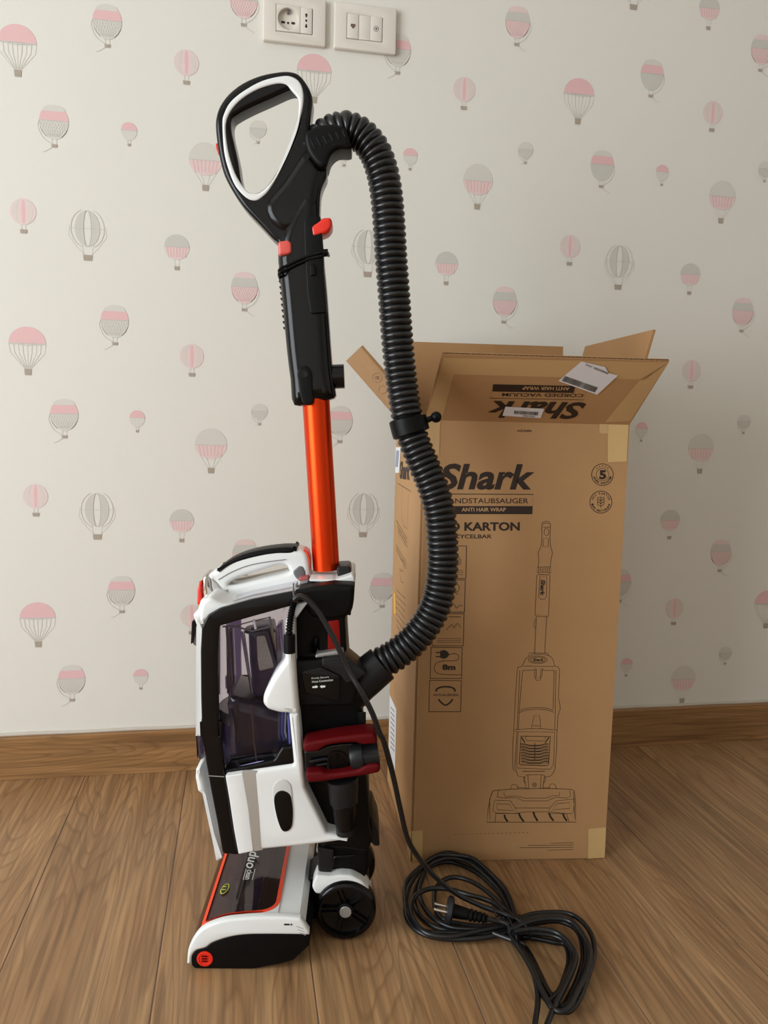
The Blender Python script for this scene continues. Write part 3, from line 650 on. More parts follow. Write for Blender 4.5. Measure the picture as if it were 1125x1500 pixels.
band(K3([(434, 570), (480, 566), (522, 700), (532, 742), (450, 762), (440, 700)]), .034, .0362, 'mesh_screen', SCREENM, shell, r=.0006, rr=.003, label='fine grey metal screen')
g = frustum(V(K3([(452, 540)])[0], 0), .0225, V(K3([(452, 522)])[0], 0), .02); mk('core_cap', g.v, g.f, NAVY, shell)
d0 = V(K3([(445, 930)])[0], 0); d1 = V(K3([(448, 985)])[0], 0)
g = frustum(d0, .056, d1, .06); mk('cup_ring', g.v, g.f, clear('grey_ring', (150, 145, 152), .8), shell)
g = frustum(V(K3([(448, 975)])[0], 0), .0555, V(K4([(400, 270)])[0], 0), .052); mk('dust_column', g.v, g.f, mat('deep_purple_cup', (30, 26, 44), .2), shell)
band(KF([(380, 150), (1000, 320), (1040, 780), (1040, 800), (880, 800), (700, 810), (380, 860), (365, 600)]), -.05, .06, 'lower_cup', mat('deep_purple_cup', (30, 26, 44), .2), shell, r=.015)
band(KF([(985, 340), (1005, 345), (1028, 650), (1005, 650)]), .07, .085, 'cup_edge', mat('violet_edge', (86, 84, 150), .2), shell)
tube('cup_edge_line', [loc3(p, .088) for p in KF([(345, 890), (480, 870), (690, 820), (870, 795), (945, 665), (1030, 655)])], .0011, mat('violet_rim', (150, 145, 190), .2), shell, n=8)
band(K4([(210, 320), (300, 308), (385, 290), (480, 268), (520, 200), (578, 195), (582, 292), (390, 322), (215, 352)]), .05, .095, 'cup_base', BLACK, shell, r=.002, rr=.003)
# front bumper strip and latches
band(K3([(125, 372), (150, 360), (270, 395), (160, 440), (128, 520), (124, 1125), (112, 1125), (112, 540), (85, 470), (82, 455), (108, 430)]), -.05, .05, 'front_strip', WHITE, shell, r=.006, label='white front strip')
band(K3([(78, 482), (104, 480), (108, 520), (128, 530), (128, 610), (116, 632), (82, 618)]), -.035, .035, 'upper_latch', GREYP, shell, r=.003)
band(K3([(78, 484), (103, 482), (98, 560), (80, 612), (72, 612)]), -.03, .037, 'latch_edge', BLACK, shell, r=.001)
band(KF([(55, 490), (100, 480), (115, 600), (120, 740), (100, 800), (75, 790), (60, 640)]), -.03, .04, 'lower_latch', SMOKE, shell, r=.003)
band(KF([(40, 500), (62, 495), (65, 640), (72, 780), (60, 770), (48, 560)]), -.02, .035, 'latch_edge', BLACK, shell, r=.001)
# ---- lower white housing with facet, slot
hs = K4([(214, 350), (390, 320), (582, 292), (556, 22), (608, 18), (640, 415), (758, 658), (800, 668), (876, 680), (868, 694), (700, 716), (416, 745), (286, 771), (262, 640), (238, 480)])
hous = solid('motor_housing', rc(VV(hs, .1), .003), -.1, .1, WHITE, vac, r=.005, label='white lower body shell')
fp = K4([(218, 352), (310, 338), (342, 520), (368, 752), (288, 768), (264, 640), (240, 480)])
for sgn in (1,):
    A0 = [loc3(p, .1055) for p in K4([(310, 338), (342, 520), (370, 751)])]; A1 = [loc3(p, .0995) for p in K4([(386, 324), (400, 500), (416, 744)])]
    solid('front_facet', rc(VV(fp, .1055), .002), .08, .1055, WHITE, hous, r=.0015)
    vs = A0+A1+[np.array([p[0], -.09, p[2]]) for p in A0]+[np.array([p[0], -.09, p[2]]) for p in A1]
    f = [(0, 1, 4, 3), (1, 2, 5, 4), (6, 9, 10, 7), (7, 10, 11, 8), (0, 6, 7, 1), (1, 7, 8, 2), (3, 4, 10, 9), (4, 5, 11, 10), (0, 3, 9, 6), (2, 8, 11, 5)]
    mk('slanted_facet', vs, f, mat('shaded_white_facet', (196, 190, 184), .3), hous, label='white slanted facet with shade painted in pale grey')  # grey colour paints in the shading of the white slanted face
slot = cr(VV(K4([(520, 368), (560, 390), (572, 440), (578, 560), (572, 620), (545, 645), (515, 635), (488, 560), (472, 450), (480, 395)]), .1), 5, True)
solid('release_recess', slot, .094, .1012, mat('shaded_white_recess', (200, 200, 198), .3), hous, r=.0006, label='white recess with its shade painted in')  # darker white than the shell, painted shade in place of real depth
sl2 = cr(VV(K4([(525, 428), (562, 450), (574, 500), (577, 560), (570, 620), (543, 645), (515, 632), (490, 560), (477, 480), (490, 440)]), .101), 5, True)
solid('release_slot', sl2, .094, .1018, BLACK, hous, r=.0008, label='black oval release slot')
front_lip = K4([(75, 285), (100, 275), (125, 350), (155, 500), (195, 690), (208, 762), (195, 755), (150, 620), (118, 470), (106, 415), (85, 400), (72, 330)])
solid('front_lip', rc(VV(front_lip, .05), .002), -.07, .07, WHITE, hous, r=.006)
# ---- white wedge side panel
wd = K3([(592, 480), (640, 470), (645, 700), (655, 860), (668, 1002), (560, 996), (495, 978), (467, 945), (470, 900), (520, 800), (588, 705)])
wg = solid('side_panel', [tuple(p) for p in rc(VV(wd, .104), .004)], .05, .104, WHITE, vac, r=.008, seg=5, label='white wedge-shaped side panel')
wc = K3([(555, 985), (664, 995), (668, 1125), (612, 1125), (608, 1010)])+K4([(612, 60), (560, 60)])
0 and solid('rear_strip', rc(VV(K3([(608, 990), (664, 990), (668, 1060), (672, 1140), (612, 1140)]), .1), .001), .05, .0998, WHITE, wg, r=.0002)
band(K3([(640, 400), (715, 385), (645, 485)]), .07, .09, 'strut', SILVER, wg, r=.001, rr=.001)
# ---- hose connector block
con = band(K3([(640, 705), (760, 700), (800, 690), (900, 680), (985, 740), (1010, 800), (985, 900), (960, 955), (660, 958), (650, 850)]), .04, .088, 'hose_connector', BLACKM, vac, r=.004)
band(KC([(280, 380), (500, 330), (560, 360), (700, 420), (690, 700), (330, 600)]), .08, .0895, 'connector_panel', BLACK, con, r=.002, rr=.004)
band(KC([(430, 225), (450, 195), (720, 155), (730, 205), (440, 240)]), .03, .085, 'release_lever', SILVER, con, r=.002, rr=.002, label='silver release lever')
band(KC([(500, 240), (740, 215), (940, 380), (960, 410), (870, 470), (760, 510), (700, 430), (560, 350), (500, 325)]), .04, .0935, 'lever_housing', CHAR, con, r=.003)
g = Geo(); tl = .0899; F3 = lambda p: loc3(p, tl)
def text_v(g, s, p0, p1, p2, bold=0.):
    vv, f = text_raw(s, bold); a = F3(p0); b = F3(p1)-a; c = F3(p2)-a; g.add([a+b*q[0]+c*q[1] for q in vv], f)
q = KC([(398, 462), (575, 445), (396, 440), (402, 495), (618, 474), (400, 472)])
text_v(g, 'Firmly Secure', *q[:3]); text_v(g, 'Hose Connection', *q[3:])
for ar in ([(405, 530), (440, 526), (440, 518), (465, 534), (440, 552), (440, 545), (405, 548)], [(538, 520), (505, 524), (505, 516), (480, 532), (505, 550), (505, 543), (538, 540)]):
    pv = [F3(p) for p in KC(ar)]; g.add(pv, [tuple(range(7))])
mk('lettering', g.v, g.f, PRINTW, con, angle=None)
# ---- strain relief on the side
sr = cr([loc3(p, .112) for p in KB([(180, 1090), (178, 950), (170, 880)])], 4); tube('strain_relief', [loc3(p, .11) for p in KB([(182, 1095), (180, 900)])], .0075, BLACKM, wg, n=20)
pth = cr([loc3(p, .112) for p in KB([(175, 960), (180, 820), (195, 700), (215, 600), (235, 530)])], 8); rad = [.0048 if i % 2 else .0034 for i in range(len(pth))]; tube('cable_boot', pth, rad, BLACKM, wg, n=14)
tube('strap_loop', [loc3(p, .101) for p in KB([(225, 330), (222, 420), (232, 500), (240, 530)])], .0012, GREYP, wg, n=6)
# ---- carry handle
ho = K3([(250, 388), (205, 372), (190, 330), (178, 262), (163, 240), (215, 205), (300, 148), (420, 108), (560, 86), (648, 84), (700, 105), (720, 150), (728, 220), (735, 300), (640, 322), (520, 345), (400, 368)])
hh = K3([(280, 285), (330, 252), (450, 212), (560, 178), (598, 185), (608, 205), (606, 222), (480, 252), (370, 280), (300, 292)])
tH = .021
ch = solid('carry_handle', cr(VV(ho, tH), 3, True), -tH, tH, WHITE, vac, r=.007, seg=5, holes=[cr(VV(hh, tH), 3, True)], label='white carry handle over the cup')
gp = K3([(215, 206), (300, 146), (420, 105), (560, 84), (648, 83), (655, 88), (630, 118), (540, 122), (450, 136), (330, 168), (240, 210)])
solid('grip_pad', cr(VV(gp, tH), 4, True), -tH-.0008, tH+.0012, BLACKM, ch, r=.005, label='black soft grip pad')
tube('handle_seam', cr([loc3(p, tH+.0006) for p in KA([(375, 445), (520, 360), (700, 290), (900, 250), (1120, 222)])], 4), .0005, GREYP, ch, n=6)
base = K3([(120, 440), (135, 380), (180, 350), (240, 385), (300, 398), (400, 372), (640, 322), (640, 345), (400, 395), (230, 440), (160, 480), (125, 520)])
solid('lid', rc(VV(base, .08), .012), -.082, .082, WHITE, shell, r=.005, label='white lid')
lid2 = K3([(270, 300), (400, 275), (620, 228), (640, 310), (520, 345), (300, 395), (262, 385)])
solid('lid_ridge', rc(VV(lid2, .03), .004), -.034, -.0215, mat('white_reflection_tint', (205, 196, 186), .25), ch, r=.003)  # beige tint paints the reflection seen in the white plastic
band(K3([(133, 240), (165, 228), (178, 262), (190, 330), (205, 350), (140, 375), (130, 330)]), -.022, .022, 'front_button', CHROME, ch, r=.006, rr=.006, label='chrome front cap')
band(K3([(122, 272), (132, 262), (134, 380), (118, 402), (106, 398), (108, 310)]), -.02, .02, 'release_tab', RED, ch, r=.003, rr=.003, label='red release tab')
band(KA([(290, 420), (345, 455), (430, 560), (485, 540), (485, 630), (450, 695), (400, 690), (340, 630), (300, 540)]), .015, .0225, 'handle_foot', mat('pearl_grey', (172, 168, 166), .25), ch, r=.003, rr=.004)
band(KB([(215, 205), (285, 145), (325, 150), (355, 210), (350, 290), (270, 300), (235, 260)]), .01, .0228, 'thumb_recess', GREYP, ch, r=.002, rr=.003)
band(KB([(270, 300), (300, 278), (375, 275), (395, 295), (395, 370), (270, 380)]), .0, .04, 'cup_button', SILVER, ch, r=.003, rr=.003)
band(KB([(268, 300), (300, 270), (380, 270), (392, 295), (300, 312)]), .0, .0405, 'cup_button', mat('dusty_red', (170, 84, 84), .35), ch, r=.001, rr=.002, label='dusty red button')
band(K3([(690, 95), (715, 110), (728, 150), (728, 250), (720, 240), (712, 150)]), -.018, .018, 'rear_trim', ORANGE, ch, r=.001, rr=.001)
# ---- rear clip
band(K4([(985, 560), (1000, 570), (1030, 650), (1040, 725), (1012, 728), (985, 700)]), -.03, .05, 'rear_clip', CHAR, spine, r=.003)
# ---- upper handle
HT = .019
ho = K1([(85, 350), (90, 300), (108, 250), (150, 192), (220, 137), (310, 98), (400, 80), (455, 78), (500, 92), (535, 130), (560, 175), (572, 222), (565, 290), (558, 360), (575, 420), (595, 480), (620, 530), (640, 565), (642, 605), (622, 650), (610, 700), (607, 800), (612, 850)])+K2([(345, 200), (352, 300), (368, 470), (385, 700), (398, 890), (412, 1000), (410, 1062), (300, 1080), (190, 1100), (170, 960), (150, 800), (128, 560), (110, 380), (102, 280), (101, 240)])+K1([(395, 935), (370, 915), (310, 850), (235, 770), (178, 690), (130, 600), (105, 510), (92, 430)])
hi = K1([(178, 400), (180, 350), (205, 325), (280, 285), (370, 245), (460, 205), (500, 205), (520, 240), (514, 330), (486, 430), (442, 525), (386, 630), (338, 690), (288, 712), (245, 690), (225, 645), (212, 560), (195, 480)])
hole_w = K1([(140, 345), (165, 280), (220, 220), (300, 172), (390, 145), (440, 150), (470, 180), (498, 215), (503, 260), (492, 350), (462, 440), (418, 540), (368, 630), (320, 680), (280, 693), (240, 675), (195, 610), (165, 530), (145, 440)])
hp_out = [V(p, HT) for p in ho]; hp_hole = [V(p, -.002) for p in hi]
handle = solid('handle', cr(hp_out, 3, True), -HT, HT, BLACK, vac, r=.0062, seg=6, holes=[cr(hp_hole, 4, True)], label='glossy black looped handle', angle=50)
ro = K1([(120, 345), (128, 295), (160, 235), (225, 180), (320, 128), (420, 104), (470, 108), (508, 135), (526, 185), (524, 260), (500, 350), (455, 470), (410, 580), (360, 670), (320, 712), (285, 729), (240, 715), (185, 655), (150, 570), (128, 480)])
solid('grip_trim', cr(VV(ro, HT+.0012), 4, True), HT-.006, HT+.0012, WHITE, handle, r=.0025, seg=4, holes=[cr([V(p, HT+.0012) for p in hole_w], 4, True)], label='white inner rim of the handle')
HB = .026
tb_ = K2([(102, 285), (110, 380), (128, 560), (150, 800), (170, 960), (190, 1098), (300, 1078), (408, 1060), (410, 1000), (396, 890), (383, 700), (366, 470), (350, 300), (343, 200), (332, 60), (325, -20), (250, -60), (175, 40), (118, 180)])
solid('tube_body', cr(VV(tb_, .012), 3, True), -HB, HB, BLACK, handle, r=.0165, seg=7, angle=60)
sb_ = K1([(330, 760), (420, 640), (500, 520), (545, 470), (590, 520), (625, 570), (630, 610), (610, 680), (600, 800), (560, 850), (450, 900), (370, 860)])
solid('shoulder', cr(VV(sb_, .012), 3, True), -HB+.002, HB-.002, BLACK, handle, r=.014, seg=7, angle=60)
band(K1([(88, 440), (100, 445), (108, 490), (100, 495), (90, 470)]), -.012, .012, 'power_button', RED, handle, r=.001, rr=.001, label='small red button')
band(K1([(398, 932), (450, 925), (466, 940), (467, 985), (455, 995), (402, 1005)]), -.005, HB+.0035, 'release_button', mat('coral_button', (214, 84, 76), .3), handle, r=.003, rr=.004, label='coral red button on the front')
band(K1([(560, 855), (625, 812), (662, 812), (670, 830), (668, 860), (650, 885), (600, 905), (570, 912)]), -.006, .03, 'cord_hook', RED, handle, r=.004, rr=.005, label='red cord hook')
band(K2([(245, 75), (270, 52), (335, 58), (350, 240), (355, 400), (370, 590), (280, 600), (262, 480), (248, 240)]), .01, HB+.0035, 'rear_rail', BLACKM, handle, r=.0015, rr=.004)
band(K2([(205, 920), (225, 885), (265, 882), (290, 920), (290, 1000), (300, 1085), (265, 1105), (235, 1090), (220, 1030)]), .0, HB+.004, 'pivot_cover', BLACKM, handle, r=.002, rr=.006)
c = V(K2([(247, 930)])[0], HB+.004); g = lathe_geo([(.0045, 0), (.0045, -.001), (.003, -.001), (.0025, -.0002)], (c[0], -HB-.004, c[1]), n=20); mk('screw', g.v, g.f, CHAR, handle)
a0 = V(K2([(385, 945)])[0], 0); a1 = V(K2([(466, 942)])[0], 0); g = frustum(a0, .0165, a1, .0165); mk('socket_stub', g.v, g.f, BLACK, handle)
for off in (0, .0045):
    p = [loc3(q, HB+.003) for q in K2([(108, 360), (150, 335), (220, 300), (290, 275), (362, 258)])]; q = cr([(p[0][0]-.001, .02, p[0][2]-.004-off)]+[(a[0], a[1], a[2]-off) for a in p]+[(p[-1][0]+.003, .0, p[-1][2]+.001)], 5)
    tube('cable_strap', q, .0019, BLACKM, handle, n=8)
g = Geo(); p = loc3(K2([(360, 262)])[0], HB+.003); tube('strap_end', [p+np.array([-.003, 0, 0]), p+np.array([.004, 0, .0005])], .0042, BLACKM, handle, n=12)
band(K2([(275, 330), (300, 320), (312, 385), (280, 390)]), HB, HB+.007, 'strap_clip', BLACKM, handle, r=.001)
# sculpted shoulder seam + label relief on the tube front
for k in range(9): a = loc3(K2([(112+k*3, 420+k*32)])[0], .008); tube('grip_bump', [(a[0], -.008, a[2]), (a[0], .008, a[2])], .0016, CHAR, handle, n=6)
# ---- hose
hc = [((460, 226), .004), ((467, 210), .004), ((480, 197), .003), ((494, 191), .002), ((509, 189), .001), ((530, 199), 0), ((549, 222), 0), ((560, 252), .0), ((566, 285), 0), ((570, 330), 0), ((573, 380), 0), ((577, 430), 0), ((581, 487), 0), ((586, 540), 0), ((592, 585), .002), ((601, 630), .005), ((617, 672), .008), ((633, 710), .012), ((644, 750), .016), ((648, 795), .02), ((648, 835), .024), ((642, 875), .03), ((628, 908), .036), ((605, 938), .042), ((578, 960), .048), ((552, 975), .052), ((535, 990), .054)]
hp = cr([loc3(p, t) for p, t in hc], 24)
# resample evenly
cum = np.concatenate([[0], np.cumsum([np.linalg.norm(hp[i+1]-hp[i]) for i in range(len(hp)-1)])]); Lh = cum[-1]; PIT = .0088; nr = int(Lh/PIT); arr = np.array(hp)
ss = np.linspace(0, Lh, nr*6+1); path = np.stack([np.interp(ss, cum, arr[:, k]) for k in range(3)], 1)
rads = [.0190+.0034*(.5-.5*math.cos(2*math.pi*i/6))**.4+.0 for i in range(len(ss))]
hose = tube('hose', path, rads, HOSE, vac, n=32, angle=75, label='ribbed black flexible hose')
cuff = K1([(530, 395), (560, 370), (620, 345), (690, 345), (735, 365), (752, 400), (765, 465), (700, 470), (660, 505), (640, 560), (600, 555), (555, 500), (535, 450)])
cf = solid('hose_cuff', cr(VV(cuff, .03), 3, True), -.02, .031, BLACKM, handle, r=.006, seg=4)
for k in range(6):
    a = K1([(560+k*32, 420-k*8), (585+k*30, 470-k*12)]); tube('cuff_rib', [loc3(a[0], .0312), loc3(a[1], .0312)], .0013, CHAR, handle, n=6)
for i in range(4):
    pa = K1([(600+i*16, 345-i*10)])[0]
# collar on the hose
ia = min(range(len(path)), key=lambda i: np.linalg.norm(path[i]-loc3((600, 625), .005)))
cpth = [path[ia-8], path[ia-7], path[ia], path[ia+7], path[ia+8]]; tube('hose_collar', cpth, [.0235, .0262, .0262, .0262, .0235], BLACKM, hose, n=36, angle=35)
q = [loc3(p, .008) for p in K2([(915, 1185), (945, 1172), (970, 1166)])]; tube('collar_peg', q, [.0045, .0038, .0036], BLACKM, hose, n=14)
pk = loc3(K2([(970, 1166)])[0], .008); g = Geo()
bm = bmesh.new(); bmesh.ops.create_uvsphere(bm, u_segments=20, v_segments=12, radius=.0078); bm.verts.index_update(); g.add([np.array(v.co)+pk for v in bm.verts], [tuple(v.index for v in f.verts) for f in bm.faces]); bm.free(); mk('peg_ball', g.v, g.f, BLACKM, hose)
q = cr([loc3(p, t) for p, t in (((512, 1012), .05), ((524, 1002), .052), ((541, 988), .054), ((560, 972), .052))], 4); tube('hose_end', q, [.029, .0285, .028, .0275, .0275, .027, .027, .0268, .0265, .0262, .026, .0258, .0255], CHAR, hose, n=32)
band(KC([(760, 520), (860, 500), (960, 640), (1000, 650), (900, 690), (830, 690), (760, 660)]), .03, .075, 'elbow', BLACKM, con, r=.01, rr=.006)

# ================================================================== TOOLS CLIPPED ON THE SIDE
tw = OV+SV*V((500, 1110), .1)[0]+np.array([0, 0, V((500, 1145), .1)[1]])+TV*.085
tool = thing('upholstery_tool', tuple(tw), -AV, 'short black attachment with two dark red bars, clipped across the vacuum column', 'vacuum attachment')
def LW(pts): return [OV+SV*p[0]-TV*p[1]+np.array([0, 0, p[2]]) for p in pts]
def wsolid(name, px, t0, t1, m, parent, r=.002, rr=.003, label=None):
    g = solid_geo(rc(VV(px, t1), rr), t0, t1, r, 3); return mk(name, LW(g.v), g.f, m, parent, world=True, label=label)
wsolid('red_bar', KD([(175, 240), (215, 212), (560, 150), (900, 110), (960, 115), (985, 150), (1000, 225), (830, 240), (770, 212), (580, 222), (440, 245), (370, 290), (320, 315), (195, 318), (178, 290)]), .08, .118, DRED, tool, r=.004, rr=.004, label='dark red upper bar')
wsolid('red_bar', KD([(205, 545), (380, 530), (440, 555), (560, 545), (780, 512), (860, 468), (930, 450), (1005, 450), (1030, 480), (1022, 540), (880, 572), (600, 612), (380, 645), (240, 655), (215, 630)]), .08, .118, DRED, tool, r=.004, rr=.004, label='dark red lower bar')
tb = wsolid('tool_body', KD([(185, 300), (340, 290), (440, 240), (600, 215), (780, 212), (990, 215), (1025, 470), (860, 500), (780, 525), (560, 550), (400, 560), (200, 545)]), .076, .1, BLACK, tool, r=.003, rr=.004)
q = [V(p, .095) for p in KD([(470, 400), (720, 365), (850, 350), (1000, 330)])]
def wtube(name, pts, rad, m, parent, n=24, angle=40): g = tube_geo(pts, rad, n); return mk(name, LW(g.v), g.f, m, parent, world=True, angle=angle)
L3 = lambda p, t: tuple(loc3(p, t))
e = KD([(700, 372), (745, 366), (835, 352), (850, 350), (1010, 330)]); wtube('tool_neck', [L3(p, .098) for p in e], [.0165, .0185, .0185, .0165, .0155], CHAR, tb)
g = Geo(); c = L3(KD([(555, 400)])[0], .1); wtube('tool_port', [(c[0], c[1]+.006, c[2]), (c[0], c[1]-.004, c[2]), (c[0], c[1]-.004, c[2]), (c[0], c[1]-.001, c[2])], [.0135, .0135, .0115, .0105], BLACK, tb, n=32)
wtube('tool_rib', [L3(p, .104) for p in KD([(250, 420), (420, 385), (450, 390)])], .002, CHAR, tb, n=8); wtube('tool_rib', [L3(p, .104) for p in KD([(330, 460), (440, 440), (470, 510)])], .0015, CHAR, tb, n=8)
cv = thing('crevice_tool', tuple(OV+SV*V((500, 1180), .08)[0]+np.array([0, 0, V((500, 1225), .08)[1]])+TV*.08), -AV, 'tapered black nozzle hanging upright below the red-barred attachment', 'vacuum attachment')
wtube('cuff', [L3(p, .0955) for p in KD([(612, 600), (618, 640), (628, 860), (630, 868)])], [.0205, .0205, .0188, .017], CHAR, cv, n=32)
wtube('nozzle', [L3(p, .0955) for p in KD([(628, 860), (635, 980), (640, 1150), (642, 1200)])], [.0165, .0155, .0118, .0108], BLACK, cv, n=32)
wtube('tip_ring', [L3(p, .0955) for p in KD([(642, 1150), (643, 1205)])], .0122, CHAR, cv, n=32)

# ================================================================== POWER CORD
cpos = onz(K9([(620, 450)])[0], 0)
cord = thing('power_cord', tuple(cpos), 0, 'black mains cable hanging from the vacuum, its surplus tied in loops on the floor', 'cable')
cg = Geo(); RC = .0036
def addc(pts, r_=RC, n=10, sub=7): q = tube_geo(cr(pts, sub), r_, n); cg.add(q.v, q.f)
hang = [(430.7, 879, -1), (436, 874.5, -1), (443, 874, -1), (453, 880.7, -1), (466.7, 896.7, -1), (480, 919, -1), (493, 943, -1), (511, 982.6, -1), (528, 1011, .957), (545, 1043.8, .958), (556, 1073.6, .962), (563, 1088, .966), (576, 1137, .98), (586, 1183, .993), (597, 1228, 1.005), (613, 1256, 1.012), (637, 1284, 1.02)]
hpts = []
for x, y, w_ in hang:
    hpts.append(ony((x, y), w_) if w_ > 0 else (OV+SV*V((x, y), .118)[0]+TV*.118+np.array([0, 0, V((x, y), .118)[1]])))
_ba = np.array([.2805, 1.1955, 0]); _bu = _n(np.array([.6065, 1.1605, 0])-_ba); _bn = np.array([_bu[1], -_bu[0], 0])
def onfloor(p, z):   # strands that reach the carton lean on its front face
    q = onz(p, z)
    if (q-_ba)@_bn < .0062: d = ray(*p); q = CAM+d*(((_ba+_bn*.0062-CAM)@_bn)/(d@_bn))
    return q
gl = lambda pts, zs: [onfloor(p, z) for p, z in zip(K9(pts), zs)]
hpts += gl([(330, 300), (450, 360), (560, 400), (620, 425)], [.05, .034, .028, .026])
addc(hpts)
def loop(pts, z0, z1=None, amp=.004):
    n_ = len(pts); z1 = z0 if z1 is None else z1
    addc(gl(pts, [max(RC, z0+(z1-z0)*i/(n_-1)+amp*math.sin(math.pi*i/(n_-1)*2)) for i in range(n_)]))
loop([(620, 430), (560, 300), (480, 200), (380, 125), (290, 100), (210, 130), (150, 190), (100, 270), (82, 350), (90, 430), (130, 480), (200, 515), (300, 530), (420, 528), (520, 515), (620, 490)], .012)
loop([(625, 420), (540, 290), (440, 200), (330, 150), (250, 150), (180, 190), (140, 260), (125, 340), (150, 410), (210, 460), (300, 490), (400, 490), (500, 470), (610, 455)], .004, amp=0)
loop([(610, 410), (530, 330), (450, 265), (370, 228), (300, 225), (240, 265), (225, 330), (240, 400), (290, 440), (400, 462), (500, 465), (600, 450)], .012, .006)
loop([(610, 440), (520, 350), (400, 310), (290, 280), (200, 280), (135, 312), (108, 370), (120, 430), (170, 490), (240, 515), (330, 515), (450, 490), (600, 460)], .022, .016)
loop([(630, 410), (580, 320), (500, 230), (400, 150), (300, 125), (200, 160), (165, 230), (150, 300), (180, 380), (240, 440), (330, 475), (450, 480), (600, 465)], .011, .012)
loop([(640, 440), (590, 300), (520, 215), (420, 130), (320, 112), (230, 118), (150, 175), (88, 240), (78, 320), (92, 395), (125, 455), (190, 495), (330, 500), (470, 505), (620, 475)], .019, .01)
loop([(610, 450), (700, 410), (800, 398), (900, 405), (970, 450), (1015, 520), (1025, 600), (1005, 680), (985, 740), (950, 830), (900, 890), (840, 880), (790, 840), (760, 780), (720, 680), (670, 590), (620, 540), (600, 500)], .014)
loop([(610, 470), (700, 430), (800, 415), (890, 425), (950, 480), (990, 560), (990, 650), (960, 740), (900, 840), (850, 865), (800, 800), (740, 700), (690, 610), (625, 530)], .02, .008)
loop([(610, 480), (720, 455), (830, 440), (910, 465), (955, 520), (968, 620), (945, 720), (905, 810), (860, 875), (810, 858), (770, 790), (700, 640), (630, 540)], .006)
loop([(620, 495), (720, 480), (820, 492), (880, 530), (928, 600), (925, 660), (880, 760), (830, 860), (790, 955), (770, 1010), (745, 1060), (715, 1050), (722, 1000), (730, 940), (742, 850), (738, 770), (712, 680), (670, 595), (620, 535)], .026, .014, 0)
loop([(620, 515), (720, 525), (820, 545), (880, 560), (897, 640), (870, 740), (840, 800), (800, 800), (750, 700), (700, 600), (640, 530)], .004, amp=0)
loop([(625, 505), (730, 500), (840, 520), (905, 570), (915, 650), (885, 720), (850, 790), (800, 838), (760, 800), (715, 690), (660, 590), (610, 520)], .013, .016, 0)
loop([(600, 485), (640, 470), (700, 445), (800, 428), (900, 440), (962, 500), (1004, 590), (985, 700), (940, 790), (905, 860), (860, 893), (810, 870), (770, 800), (730, 720), (690, 640), (630, 550)], .026, .02, 0)
# bundle through the tie
for a, b in (((520, 370), (700, 440)), ((520, 500), (680, 560)), ((540, 450), (690, 430)), ((560, 400), (660, 580))): loop([a, ((a[0]+b[0])/2, (a[1]+b[1])/2), b], .014, .014, 0)
loop([(490, 428), (540, 440), (600, 455)], .03, .024, 0)
mk('cable', cg.v, cg.f, CORD, cord, world=True, angle=60)
pcA, pcB = onz(K9([(300, 385)])[0], .034), onz(K9([(490, 430)])[0], .026); dp = _n(pcB-pcA)
pl_path = [pcA-dp*.004, pcA-dp*.003, pcA+dp*.003, pcA+dp*.005, pcA+dp*.006]; plug = mk('plug', *(lambda g: (g.v, g.f))(tube_geo(pl_path, [.0165, .0188, .0188, .016, .011], 32)), mat('plug_black', (28, 31, 36), .35), cord, world=True)
st = [pcA+dp*(.006+.0005)]; rr = [.0095]; Lp = np.linalg.norm(pcB-pcA)
q = []; rr = []
for i in range(26): s = .004+(Lp-.004)*i/25; q.append(pcA+dp*s); rr.append((.0098-.0045*i/25)+(0 if i < 12 else (.0012 if i % 3 else -.001)))
mk('plug_body', *(lambda g: (g.v, g.f))(tube_geo(q, rr, 20)), BLACKM, plug, world=True)
sd = _n(np.cross(dp, [0, 0, 1]))
for k in (-1, 1): mk('plug_pin', *(lambda g: (g.v, g.f))(tube_geo([pcA-dp*.003+sd*.0095*k+np.array([0, 0, .002*k]), pcA-dp*.0215+sd*.0095*k+np.array([0, 0, .002*k]), pcA-dp*.0225+sd*.0095*k+np.array([0, 0, .002*k])], [.0024, .0024, .0014], 14)), BRASS, plug, world=True)
TIEM = mat('tie_black', (12, 12, 13), .4)
for j, (cx_, cy_, rr_) in enumerate([(612, 450, .0), (622, 470, .3), (600, 480, -.3)]):
    c = onz(K9([(cx_, cy_)])[0], .015); q = []
    dd = _n(onz(K9([(700, 430)])[0], .015)-onz(K9([(520, 500)])[0], .015)); nn = _n(np.cross(dd, [0, 0, 1]))
    for i in range(25): a = 2*math.pi*i/24; q.append(c+nn*.027*math.cos(a)+np.array([0, 0, .0138*math.sin(a)])+dd*(rr_*.03*math.cos(a)))
    mk('cable_tie', *(lambda g: (g.v, g.f))(tube_geo(q, .0012, 8, False)), TIEM, cord, world=True)
mk('cable_tie', *(lambda g: (g.v, g.f))(tube_geo(cr([onz(p, z) for p, z in zip(K9([(600, 500), (590, 460), (540, 430), (530, 400), (515, 362)]), [.03, .036, .036, .034, .032])], 5), .0011, 8)), TIEM, cord, world=True)

